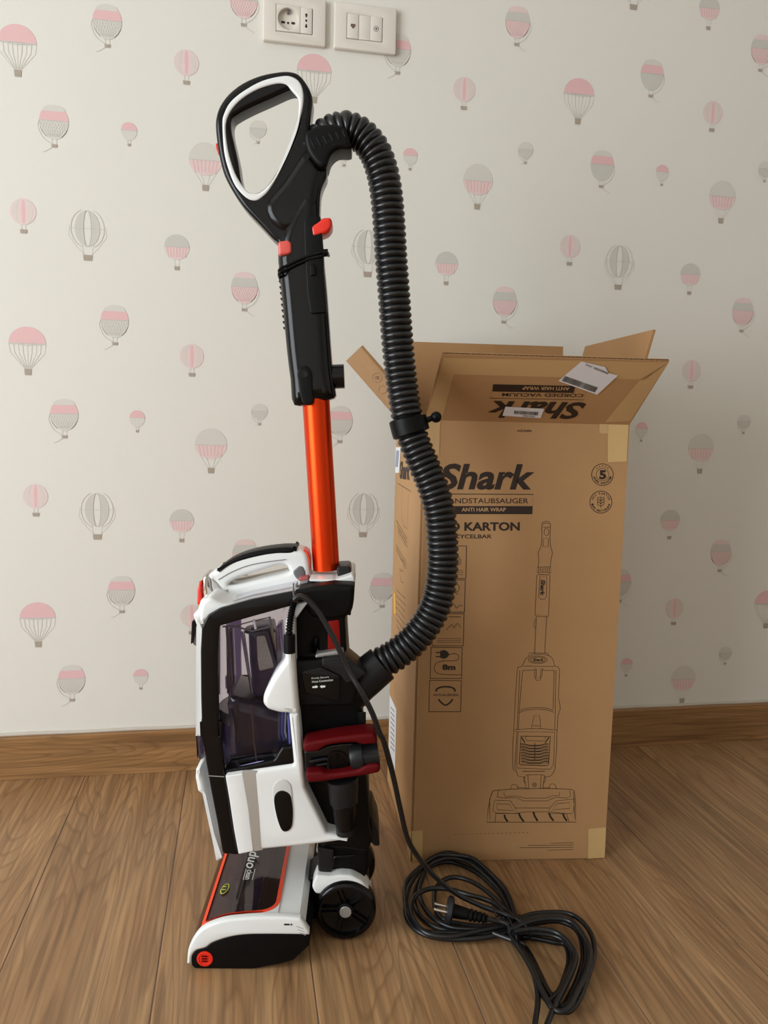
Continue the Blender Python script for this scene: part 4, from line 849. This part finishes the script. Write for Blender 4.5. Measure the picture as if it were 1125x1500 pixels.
# ================================================================== CARDBOARD BOX
A_ = np.array([.2805, 1.1955, 0]); B_ = np.array([.6065, 1.1605, 0]); U = _n(B_-A_); Vd = _n([.0165, .3075, 0]); BW = float(np.linalg.norm(B_-A_)); BD = .300; BH = .728
bx = thing('cardboard_box', tuple(A_+U*BW/2+Vd*BD/2), math.atan2(U[1], U[0]), 'tall open cardboard carton with printed flaps, standing behind the vacuum', 'box')
bp = lambda a, b, z: A_+U*a+Vd*b+np.array([0, 0, z])
def bpanel(name, a0, a1, b0, b1, z0, z1, m=KRAFT, label=None):
    g = box_geo(a0, a1, b0, b1, z0, z1); return mk(name, [bp(*v) for v in g.v], g.f, m, bx, world=True, angle=None, label=label)
TH = .0045
fpn = bpanel('front_panel', .0032, BW, 0, TH, .0008, BH, label='printed front of the carton')
lpn = bpanel('side_panel', 0, TH, .0085, BD, .0008, BH, label='printed left side of the carton')
bpanel('side_panel', BW-TH, BW, TH+.0002, BD, .0008, BH); bpanel('rear_panel', TH+.0002, BW-TH-.0002, BD-TH, BD, .0008, BH); bpanel('bottom_panel', TH, BW-TH, TH, BD-TH, .001, .006)
def flap(name, c0, c1, dirv, L, m, fluted=False, taper=0., label=None):
    """corrugated flap hinged on the edge c0-c1 going along dirv; two liners and a wavy core"""
    c0 = np.array(c0, float); c1 = np.array(c1, float); dirv = _n(dirv); e = _n(c1-c0); n_ = np.cross(e, dirv); t_ = .0042; w = np.linalg.norm(c1-c0)
    g = Geo()
    def slab(o0, o1, l):
        v = [c0+n_*o0, c1+n_*o0, c1+dirv*l+n_*o0+e*taper*.0, c0+dirv*l+n_*o0]; v += [q+n_*(o1-o0) for q in v]
        g.add(v, [(0, 1, 2, 3), (4, 7, 6, 5), (0, 4, 5, 1), (1, 5, 6, 2), (2, 6, 7, 3), (3, 7, 4, 0)])
    if fluted: slab(-t_/2, -t_/2+.0006, L); slab(t_/2-.0006, t_/2, L)
    else: slab(-t_/2, t_/2, L)
    o = mk(name, g.v, g.f, m, bx, world=True, angle=None, label=label)
    if fluted:
        nf = int(w/.0075); N = nf*8; vs = []
        for i in range(N+1):
            x = w*i/N; y = (t_/2-.0008)*math.sin(2*math.pi*i/8)
            for l in (.002, L-.0006): vs.append(c0+e*x+n_*(y-.0003)+dirv*l); vs.append(c0+e*x+n_*(y+.0003)+dirv*l)
        f = []
        for i in range(N): a = 4*i; b = a+4; f += [(a, b, b+2, a+2), (a+1, a+3, b+3, b+1), (a+2, b+2, b+3, a+3)]
        mk('fluting', vs, f, KEDGE, o, world=True, angle=60)
    else:
        # dark cut edge at the free end
        v = []
        for q in (c0, c1):
            for k in (-.0016, .0016): v.append(q+dirv*(L+.0003)+n_*k)
        mk('cut_edge', v, [(0, 1, 3, 2)], KEDGE, o, world=True, angle=None)
    return o
# front flap: plane through the fold and the flap's top edge
z0 = BH+.0005
f0, f1 = bp(0.002, .001, z0), bp(BW-.001, .001, z0)
LF = .150
best = min(np.linspace(.2, 1.3, 45), key=lambda th: (lambda q: abs(((RW.T@(q-CAM))[1]*-FPX/-(RW.T@(q-CAM))[2])+CY-523))(np.array(f0*.5+f1*.5)+(-Vd*math.cos(th)+np.array([0, 0, 1])*math.sin(th))*LF))
dF = -Vd*math.cos(best)+np.array([0, 0, 1])*math.sin(best)
ff = flap('front_flap', f0, f1, dF, LF, KRAFT, True, label='printed front flap leaning outward')
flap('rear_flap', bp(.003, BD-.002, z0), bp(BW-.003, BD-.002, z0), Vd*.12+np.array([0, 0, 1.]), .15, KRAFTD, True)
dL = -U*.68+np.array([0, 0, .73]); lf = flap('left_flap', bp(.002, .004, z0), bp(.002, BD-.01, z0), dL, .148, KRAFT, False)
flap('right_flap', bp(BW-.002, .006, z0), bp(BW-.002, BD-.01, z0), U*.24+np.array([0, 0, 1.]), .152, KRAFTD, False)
# ---- print on the front
PF = Plane(bp(0, 0, 0), U, (0, 0, 1), .0004)
def deco(name, par, m, *fs):
    g = Geo()
    for f in fs: f(g)
    return mk(name, g.v, g.f, m, par, world=True, angle=None)
ink = rev = None
s_ = K7([(250, 235), (675, 236), (252, 118)])
ink = Geo(); text_on(ink, PF, 'Shark', *s_, bold=.03, shear=.22); mk('lettering', ink.v, ink.f, INK, fpn, world=True, angle=None)
ink = Geo(); q = K7([(225, 254), (672, 256), (667, 342), (222, 342)]); stroke_on(ink, PF, q, .0012, True); mk('print_frame', ink.v, ink.f, INK, fpn, world=True, angle=None)
ink = Geo(); poly_on(ink, PF, K7([(225, 308), (668, 308), (667, 341), (222, 341)])); mk('print_bar', ink.v, ink.f, INK, fpn, world=True, angle=None)
ink = Geo(); text_on(ink, PF, 'HANDSTAUBSAUGER', *K7([(268, 296), (650, 296), (268, 273)]), bold=.004); mk('lettering', ink.v, ink.f, INK, fpn, world=True, angle=None)
rev = Geo(); text_on(rev, PF, 'ANTI HAIR WRAP', *K7([(353, 332), (550, 332), (353, 315)]), bold=.02, k=2); mk('lettering', rev.v, rev.f, INKT, fpn, world=True, angle=None)
ink = Geo(); text_on(ink, PF, '\u00d6KO KARTON', *K7([(205, 419), (612, 418), (205, 372)]), bold=.035); mk('lettering', ink.v, ink.f, INK, fpn, world=True, angle=None)
ink = Geo(); text_on(ink, PF, '100% RECYCELBAR', *K7([(205, 452), (487, 452), (205, 434)]), bold=.015); mk('lettering', ink.v, ink.f, INK, fpn, world=True, angle=None)
ink = Geo(); text_on(ink, PF, 'HZ3000', *K6([(580, 366), (627, 366), (580, 359)]), bold=.02); mk('lettering', ink.v, ink.f, INK, fpn, world=True, angle=None)
ic = Geo()
def icf():
    global ic
    if ic.v: mk('printed_icon', ic.v, ic.f, INK, fpn, world=True, angle=None)
    ic = Geo()
for K_, (x0, y0, x1, y1) in ((K7, (240, 485, 375, 630)), (K7, (233, 636, 369, 780)), (K7, (226, 786, 364, 930)), (K8, (217, 25, 356, 163)), (K8, (211, 172, 352, 311))):
    stroke_on(ic, PF, K_([(x0, y0), (x1, y0+1), (x1-3, y1), (x0-4, y1)]), .0014, True); icf()
# plug and 8m
poly_on(ic, PF, K8([(257, 42), (275, 36), (288, 42), (297, 52), (297, 60), (288, 70), (275, 76), (257, 70)]))
for y in (48, 66): stroke_on(ic, PF, K8([(238, y), (258, y)]), .0018)
stroke_on(ic, PF, cr(K8([(297, 56), (325, 53), (340, 62), (338, 78), (320, 84), (270, 86), (240, 95), (231, 118), (242, 138), (270, 145), (330, 147), (354, 147)]), 4), .0009)
text_on(ic, PF, '8m', *K8([(267, 126), (326, 126), (267, 100)]), bold=.05)
icf()
stroke_on(ic, PF, cr(K8([(240, 222), (243, 210), (262, 202), (285, 200), (308, 203), (322, 212), (323, 222)]), 4), .0026)
stroke_on(ic, PF, cr(K8([(250, 255), (262, 270), (282, 282), (302, 270), (314, 255)]), 4), .0026); text_on(ic, PF, 'ANTI-ALLERGEN', *K8([(226, 242), (338, 242), (226, 232)]), bold=.01)
icf()
stroke_on(ic, PF, K7(circ((330, 553), 20, 20)), .0008, True); stroke_on(ic, PF, K7(circ((330, 553), 11, 16)), .0008, True)
for y in (595, 604, 613): stroke_on(ic, PF, K7([(285, y), (360, y)]), .0006)
icf()
stroke_on(ic, PF, cr(K7([(300, 665), (335, 655), (342, 680), (325, 695), (340, 700)]), 4), .0008); stroke_on(ic, PF, cr(K7([(300, 750), (320, 745), (330, 762), (345, 750), (358, 752)]), 4), .0008)
icf()
for y, x0 in ((897, 245), (906, 245), (915, 245)): stroke_on(ic, PF, K7([(x0, y), (352, y)]), .0006)
stroke_on(ic, PF, cr(K7([(295, 800), (350, 802)]), 2), .001); stroke_on(ic, PF, cr(K7([(285, 860), (310, 835), (320, 850), (335, 830), (350, 850)]), 3), .0008)
icf()
# round seals
stroke_on(ic, PF, K7(circ((980, 168), 48, 48)), .001, True)
text_on(ic, PF, '5', *K7([(966, 189), (997, 189), (966, 148)]), bold=.05)
stroke_on(ic, PF, K7(circ((980, 168), 28, 30)), .0006, True)
def arctext(s, c, r_, a0, a1, h, flip=False):
    n_ = len(s)
    for i, ch_ in enumerate(s):
        if ch_ == ' ': continue
        a = math.radians(a0+(a1-a0)*i/(n_-1)); ux, uy = (-math.sin(a), math.cos(a)); rx_, ry_ = math.cos(a), math.sin(a)
        if flip: ux, uy, rx_, ry_ = -ux, -uy, -rx_, -ry_
        b = (c[0]+r_*math.cos(a), c[1]+r_*math.sin(a)); w = h*.8
        p0 = (b[0]-ux*w/2-rx_*h/2, b[1]-uy*w/2-ry_*h/2)
        text_on(ic, PF, ch_, *K7([p0, (p0[0]+ux*w, p0[1]+uy*w), (p0[0]+rx_*h, p0[1]+ry_*h)]), bold=.02)
arctext('*****', (980, 168), 38, -130, -50, 7); arctext('JAHRE GARANTIE', (980, 168), 38, 165, 15, 9, True); icf()
stroke_on(ic, PF, K7(circ((973, 290), 49, 48)), .001, True)
arctext('OKO KARTON', (973, 290), 39, -160, -20, 9); arctext('100% RECYCELBAR', (973, 290), 39, 165, 15, 9, True)
for s in (-1, 1):
    for k in range(3): stroke_on(ic, PF, cr(K7([(973, 308-k*12), (973+s*14, 300-k*12), (973+s*13, 288-k*10), (973, 298-k*12)]), 3), .0007)
stroke_on(ic, PF, K7([(973, 262), (973, 316)]), .0007)
icf()
# line drawing of the machine
ld = Geo(); LWD = .0007
def sk7(p, c=False, w=LWD, s=0): stroke_on(ld, PF, cr(K7(p), s, c) if s else K7(p), w, c)
def sk8(p, c=False, w=LWD, s=0): stroke_on(ld, PF, cr(K8(p), s, c) if s else K8(p), w, c)
sk7([(693, 580), (697, 545), (694, 515), (707, 485), (711, 440), (710, 395), (715, 380), (730, 376), (745, 380), (749, 395), (747, 440), (749, 485), (757, 515), (751, 545), (748, 580)], s=4)
sk7([(713, 388), (730, 383), (746, 388)], s=3); sk7(circ((731, 423), 11, 16, 16), True); sk7([(718, 452), (740, 452), (738, 490), (716, 488)], True); sk7([(712, 400), (722, 402), (741, 402), (746, 400)])
sk7([(690, 580), (749, 578), (751, 604), (688, 602)], True)
for i in range(7): sk7([(696+i*8, 582), (695+i*8, 600)])
sk7([(693, 604), (697, 612), (740, 614), (745, 605)]); sk7([(688, 615), (680, 790), (740, 797), (747, 615)], True); sk7([(702, 622), (732, 622), (731, 710), (724, 722), (702, 722), (696, 710)], True)
text_on(ld, PF, 'Shark', *K7([(706, 635), (702, 708), (726, 635)]), bold=.04, shear=.2)
sk7([(680, 790), (686, 798), (735, 801), (741, 797)]); sk7([(686, 801), (678, 965)]); sk7([(732, 801), (723, 965)]); sk7([(685, 812), (678, 820), (675, 842), (683, 850)], s=3)
sk8([(622, 110), (640, 75), (665, 60), (690, 55), (735, 60), (757, 75), (768, 108)], s=4); sk8([(650, 62), (655, 50), (735, 50), (742, 62)]); sk8(circ((692, 80), 42, 28, 17), True); sk8(circ((692, 80), 33, 24, 12), True)
text_on(ld, PF, 'Shark', *K8([(670, 87), (718, 87), (670, 73)]), bold=.03, shear=.2)
sk8([(622, 110), (604, 113), (600, 130), (592, 260), (585, 395), (580, 480), (580, 560), (586, 572), (598, 577), (605, 598), (635, 604), (642, 592), (715, 592), (730, 602), (750, 598), (768, 572), (776, 480), (778, 395), (782, 330), (792, 300), (790, 275), (784, 250), (787, 180), (790, 130), (784, 112), (768, 108)])
sk8([(630, 108), (765, 110)]); sk8([(625, 128), (610, 300), (606, 392)]); sk8([(612, 128), (600, 390)]); sk8([(765, 128), (760, 300)]); sk8([(773, 128), (768, 390)]); sk8([(625, 128), (677, 126)]); sk8([(714, 127), (765, 128)])
sk8([(680, 116), (677, 150), (685, 171), (702, 171), (711, 150), (714, 116)]); sk8([(686, 120), (684, 160), (704, 160), (707, 120)])
sk8([(610, 308), (640, 297), (690, 292), (735, 296), (762, 306)], s=4); sk8([(610, 316), (640, 305), (690, 300), (735, 304), (762, 314)], s=4); sk8([(676, 328), (700, 328), (706, 386), (663, 386)], True); sk8([(668, 374), (703, 374)])
sk8([(587, 392), (690, 386), (778, 394)], s=3); sk8([(590, 400), (600, 398), (590, 560), (598, 572)]); sk8([(605, 400), (768, 402), (762, 545), (748, 568), (602, 562), (598, 540)], True)
sk8([(618, 420), (748, 422), (740, 545), (732, 552), (614, 548), (610, 540)], True, .0012); sk8([(638, 418), (640, 440), (722, 442), (728, 420)]); sk8([(620, 425), (635, 450)], w=.0018); sk8([(742, 425), (725, 450)], w=.0018)
for i in range(7):
    y = 455+i*13; sk8([(617, y), (635, y+1), (655, y+6), (680, y+6), (702, y+6), (720, y+1), (740, y)], w=.0016, s=2); sk8([(620, y+6), (650, y+10), (705, y+10), (738, y+6)], s=2)
sk8([(680, 450), (678, 530)], w=.001); sk8([(625, 577), (725, 577)], w=.001)
sk8([(632, 600), (640, 652), (650, 655)]); sk8([(648, 593), (652, 652)]); sk8([(722, 600), (714, 655)]); sk8([(708, 593), (704, 652)]); sk8(circ((678, 637), 9, 16), True); sk8(circ((678, 637), 4, 10), True); sk8([(632, 600), (628, 615), (636, 630)]); sk8([(722, 600), (728, 612), (718, 630)])
sk8([(572, 657), (575, 640), (585, 635), (600, 640), (603, 656)], s=3); sk8([(742, 655), (746, 637), (758, 632), (770, 637), (775, 656)], s=3); sk8([(603, 648), (640, 650)]); sk8([(714, 650), (742, 650)])
sk8([(492, 664), (560, 657), (680, 653), (780, 654), (840, 657), (855, 664), (860, 720), (862, 803), (466, 803), (472, 740), (482, 690)], True, .0009)
sk8([(515, 665), (512, 690), (540, 696), (600, 694), (625, 708), (735, 708), (770, 692), (820, 696), (838, 688), (835, 662)]); sk8([(540, 672), (548, 690), (600, 686), (630, 696), (730, 696), (765, 684), (788, 686), (790, 668)]); sk8([(500, 705), (570, 708), (590, 735), (600, 765), (505, 762), (492, 752)], True); sk8([(510, 722), (566, 723), (583, 752), (512, 748)], True)
sk8([(855, 700), (775, 708), (750, 735), (735, 765), (845, 765), (852, 752)], True); sk8([(835, 716), (778, 720), (758, 748), (835, 742)], True)
sk8([(505, 765), (590, 764), (640, 757), (740, 757), (820, 765)]); sk8([(590, 740), (745, 740)]); sk8([(480, 790), (478, 700), (492, 668)]); sk8([(850, 668), (858, 790)]); sk8([(505, 765), (502, 803)]); sk8([(820, 765), (832, 803)])
for a, b in (((543, 770), (558, 801)), ((607, 762), (630, 801)), ((672, 757), (692, 798)), ((742, 762), (762, 797)), ((805, 766), (822, 798))): stroke_on(ld, PF, K8([a, ((a[0]+b[0])/2-3, (a[1]+b[1])/2), b]), .003)
for i in range(3): stroke_on(ld, PF, K8([(690-40*i+60*(i == 0), 897+i*10), (852, 895+i*10)]), .0007)
stroke_on(ld, PF, K8([(735, 928), (852, 925)]), .0007)
for i in range(18): stroke_on(ld, PF, K8([(320+i*19, 858-i*.5), (328+i*19, 857-i*.5)]), .0006)
mk('line_drawing', ld.v, ld.f, INK, fpn, world=True, angle=None, label='printed outline drawing of an upright vacuum')
# tape pieces
def tape(par, pl, pts, m=TAPE, k=1.6, name='tape'):
    g = Geo(); poly_on(g, pl, pts, k); return mk(name, g.v, g.f, m, par, world=True, angle=None)
zig = lambda a, b, n_, d: [(a[0]+(b[0]-a[0])*i/n_, a[1]+(b[1]-a[1])*i/n_+(d if i % 2 else -d)) for i in range(n_+1)]
tape(fpn, PF, K6([(878, 340), (946, 342), (940, 462)]) + zig(K6([(940, 464)])[0], K6([(878, 466)])[0], 14, .7))
tape(fpn, PF, K6([(260, 330), (326, 334), (322, 440), (262, 440)]), TAPED)
tape(fpn, PF, K6([(850, 334), (880, 334), (878, 372), (850, 370)]), TAPED)
tape(fpn, PF, zig(K8([(918, 832)])[0], K8([(996, 826)])[0], 12, .7)+K8([(990, 960), (915, 966)]))
tape(fpn, PF, zig(K8([(130, 842)])[0], K8([(180, 840)])[0], 8, .7)+K8([(178, 985), (134, 995)]))
# ---- print on the flap
PP = Plane(f0, U, dF, .0028)
fi = Geo(); text_on(fi, PP, 'Shark', *K6([(808, 264), (490, 258), (786, 320)]), bold=.03, shear=.22); mk('lettering', fi.v, fi.f, INK, ff, world=True, angle=None); fi = Geo()
poly_on(fi, PP, K6([(500, 205), (770, 210), (764, 233), (497, 228)])); stroke_on(fi, PP, K6([(500, 205), (812, 212), (797, 256), (490, 250)]), .001, True); mk('print_frame', fi.v, fi.f, INK, ff, world=True, angle=None); fi = Geo(); fr_ = Geo()
text_on(fi, PP, 'CORDED VACUUM', *K6([(798, 236), (530, 233), (795, 247)]), bold=.008); text_on(fr_, PP, 'ANTI HAIR WRAP', *K6([(752, 213), (597, 210), (750, 224)]), bold=.02, k=1.15)
mk('lettering', fi.v, fi.f, INK, ff, world=True, angle=None); mk('lettering', fr_.v, fr_.f, INKT, ff, world=True, angle=None)
PT = Plane(f0, U, dF, .0024)
tape(ff, PT, K6([(338, 118), (1078, 132), (1000, 190), (370, 172), (330, 326), (275, 328)]), TAPED, 1); tape(ff, PT, K6([(985, 188), (1078, 132), (952, 326), (868, 330)]), TAPED, 1)
# labels on the flap
PL = Plane(f0, U, dF, .0034)
l1 = tape(ff, PL, K6([(790, 128), (868, 146), (880, 166), (911, 174), (842, 238), (714, 192)]), LABEL, 1, 'shipping_label')
g = Geo()
A1, B1, C1 = K6([(722, 190)])[0], K6([(838, 231)])[0], K6([(735, 171)])[0]
bx_ = np.array(B1)-np.array(A1); by_ = np.array(C1)-np.array(A1); x = 0.02; random.seed(3)
while x < .96:
    w = random.choice((.008, .014, .022)); p = [np.array(A1)+bx_*x, np.array(A1)+bx_*(x+w), np.array(A1)+bx_*(x+w)+by_*.85, np.array(A1)+bx_*x+by_*.85]; poly_on(g, PL, [tuple(q) for q in p], 1.15); x += w+random.choice((.008, .014))
text_on(g, PL, '0000505500 - 01A1', *K6([(880, 164), (806, 134), (876, 170)]), bold=.01, k=1.15)
mk('barcode', g.v, g.f, BARINK, ff, world=True, angle=None)
tape(ff, PL, K6([(540, 277), (668, 284), (656, 315), (530, 307)]), LABEL, 1, 'barcode_label'); g = Geo(); x = .0
while x < .95:
    w = random.choice((.012, .02, .03)); a = np.array(K6([(570, 289)])[0]); b = np.array(K6([(652, 294)])[0])-a; c = np.array([-1, 5.]); poly_on(g, PL, [tuple(a+b*x), tuple(a+b*(x+w)), tuple(a+b*(x+w)+c), tuple(a+b*x+c)], 1.15); x += w+random.choice((.012, .02))
text_on(g, PL, '4061505', *K6([(596, 309), (636, 311), (597, 304)]), k=1.15); mk('barcode', g.v, g.f, BARINK, ff, world=True, angle=None)
# ---- left side print
PS = Plane(bp(0, 0, 0), Vd, (0, 0, 1), .0004); PS.lim = (.001, BD-.002)
g = Geo(); text_on(g, PS, 'Shark', *K7([(78, 186), (122, 194), (80, 108)]), bold=.045, shear=.1)
stroke_on(g, PS, K7([(70, 207), (128, 243)]), .001); stroke_on(g, PS, K7([(90, 222), (86, 350), (95, 395), (112, 410), (118, 250)]), .0008)
mk('side_print', g.v, g.f, INK, lpn, world=True, angle=None); g = Geo()
for i in range(3): stroke_on(g, PS, K7([(62+4*i, 370+22*i), (112, 455+18*i)]), .0009); stroke_on(g, PS, K7([(62, 480+12*i), (108, 560+14*i)]), .0007)
mk('side_print', g.v, g.f, INK, lpn, world=True, angle=None); g = Geo()
for i in range(6): stroke_on(g, PS, K7([(72+6*i, 400+8*i), (74+6*i, 450+8*i)]), .0007)
stroke_on(g, PS, cr(K7([(80, 540), (95, 560), (92, 600), (78, 590), (84, 640), (96, 650)]), 4), .0008)
for i in range(7): stroke_on(g, PS, K7([(62, 680+26*i), (104, 720+30*i)]), .0007)
for i in range(10): stroke_on(g, PS, K8([(50+i*6, 170+i*10), (58+i*6, 260+i*16)]), .0006)
mk('side_print', g.v, g.f, INK, lpn, world=True, angle=None)
tape(lpn, PS, K7([(58, 45), (83, 46), (76, 160), (52, 157)]), LABEL, 1.4, 'white_label'); tape(lpn, PS, K7([(64, 60), (77, 62), (71, 135), (60, 132)]), mat('blue_grey_print', (140, 150, 172), .5), 1.8, 'label_print')
tape(lpn, PS, K8([(34, 235), (64, 300), (62, 420), (58, 575), (30, 470)]), LABEL, 1.4, 'white_label')
g = Geo()
for i in range(9): stroke_on(g, PS, K8([(38, 290+i*22), (55, 312+i*22)]), .0018, k=1.8)
mk('label_print', g.v, g.f, BARINK, lpn, world=True, angle=None)
tape(lpn, PS, K7([(51, 690), (60, 700), (62, 790), (53, 785)]), YTAPE, 1.4)
tape(lpn, PS, K8([(108, 860), (130, 842), (132, 990), (115, 985)]), TAPE, 1.4)
# left flap faint print
PG = Plane(bp(.002, .004, z0), Vd, dL, .0026); g = Geo()
stroke_on(g, PG, K2(circ((652, 945), 26, 18)), .0006, True); stroke_on(g, PG, K2(circ((683, 1010), 22, 18)), .0006, True); text_on(g, PG, 'OK', *K2([(640, 955), (665, 955), (640, 935)]))
mk('faint_print', g.v, g.f, mat('faded_ink', (120, 88, 60), .6), lf, world=True, angle=None)
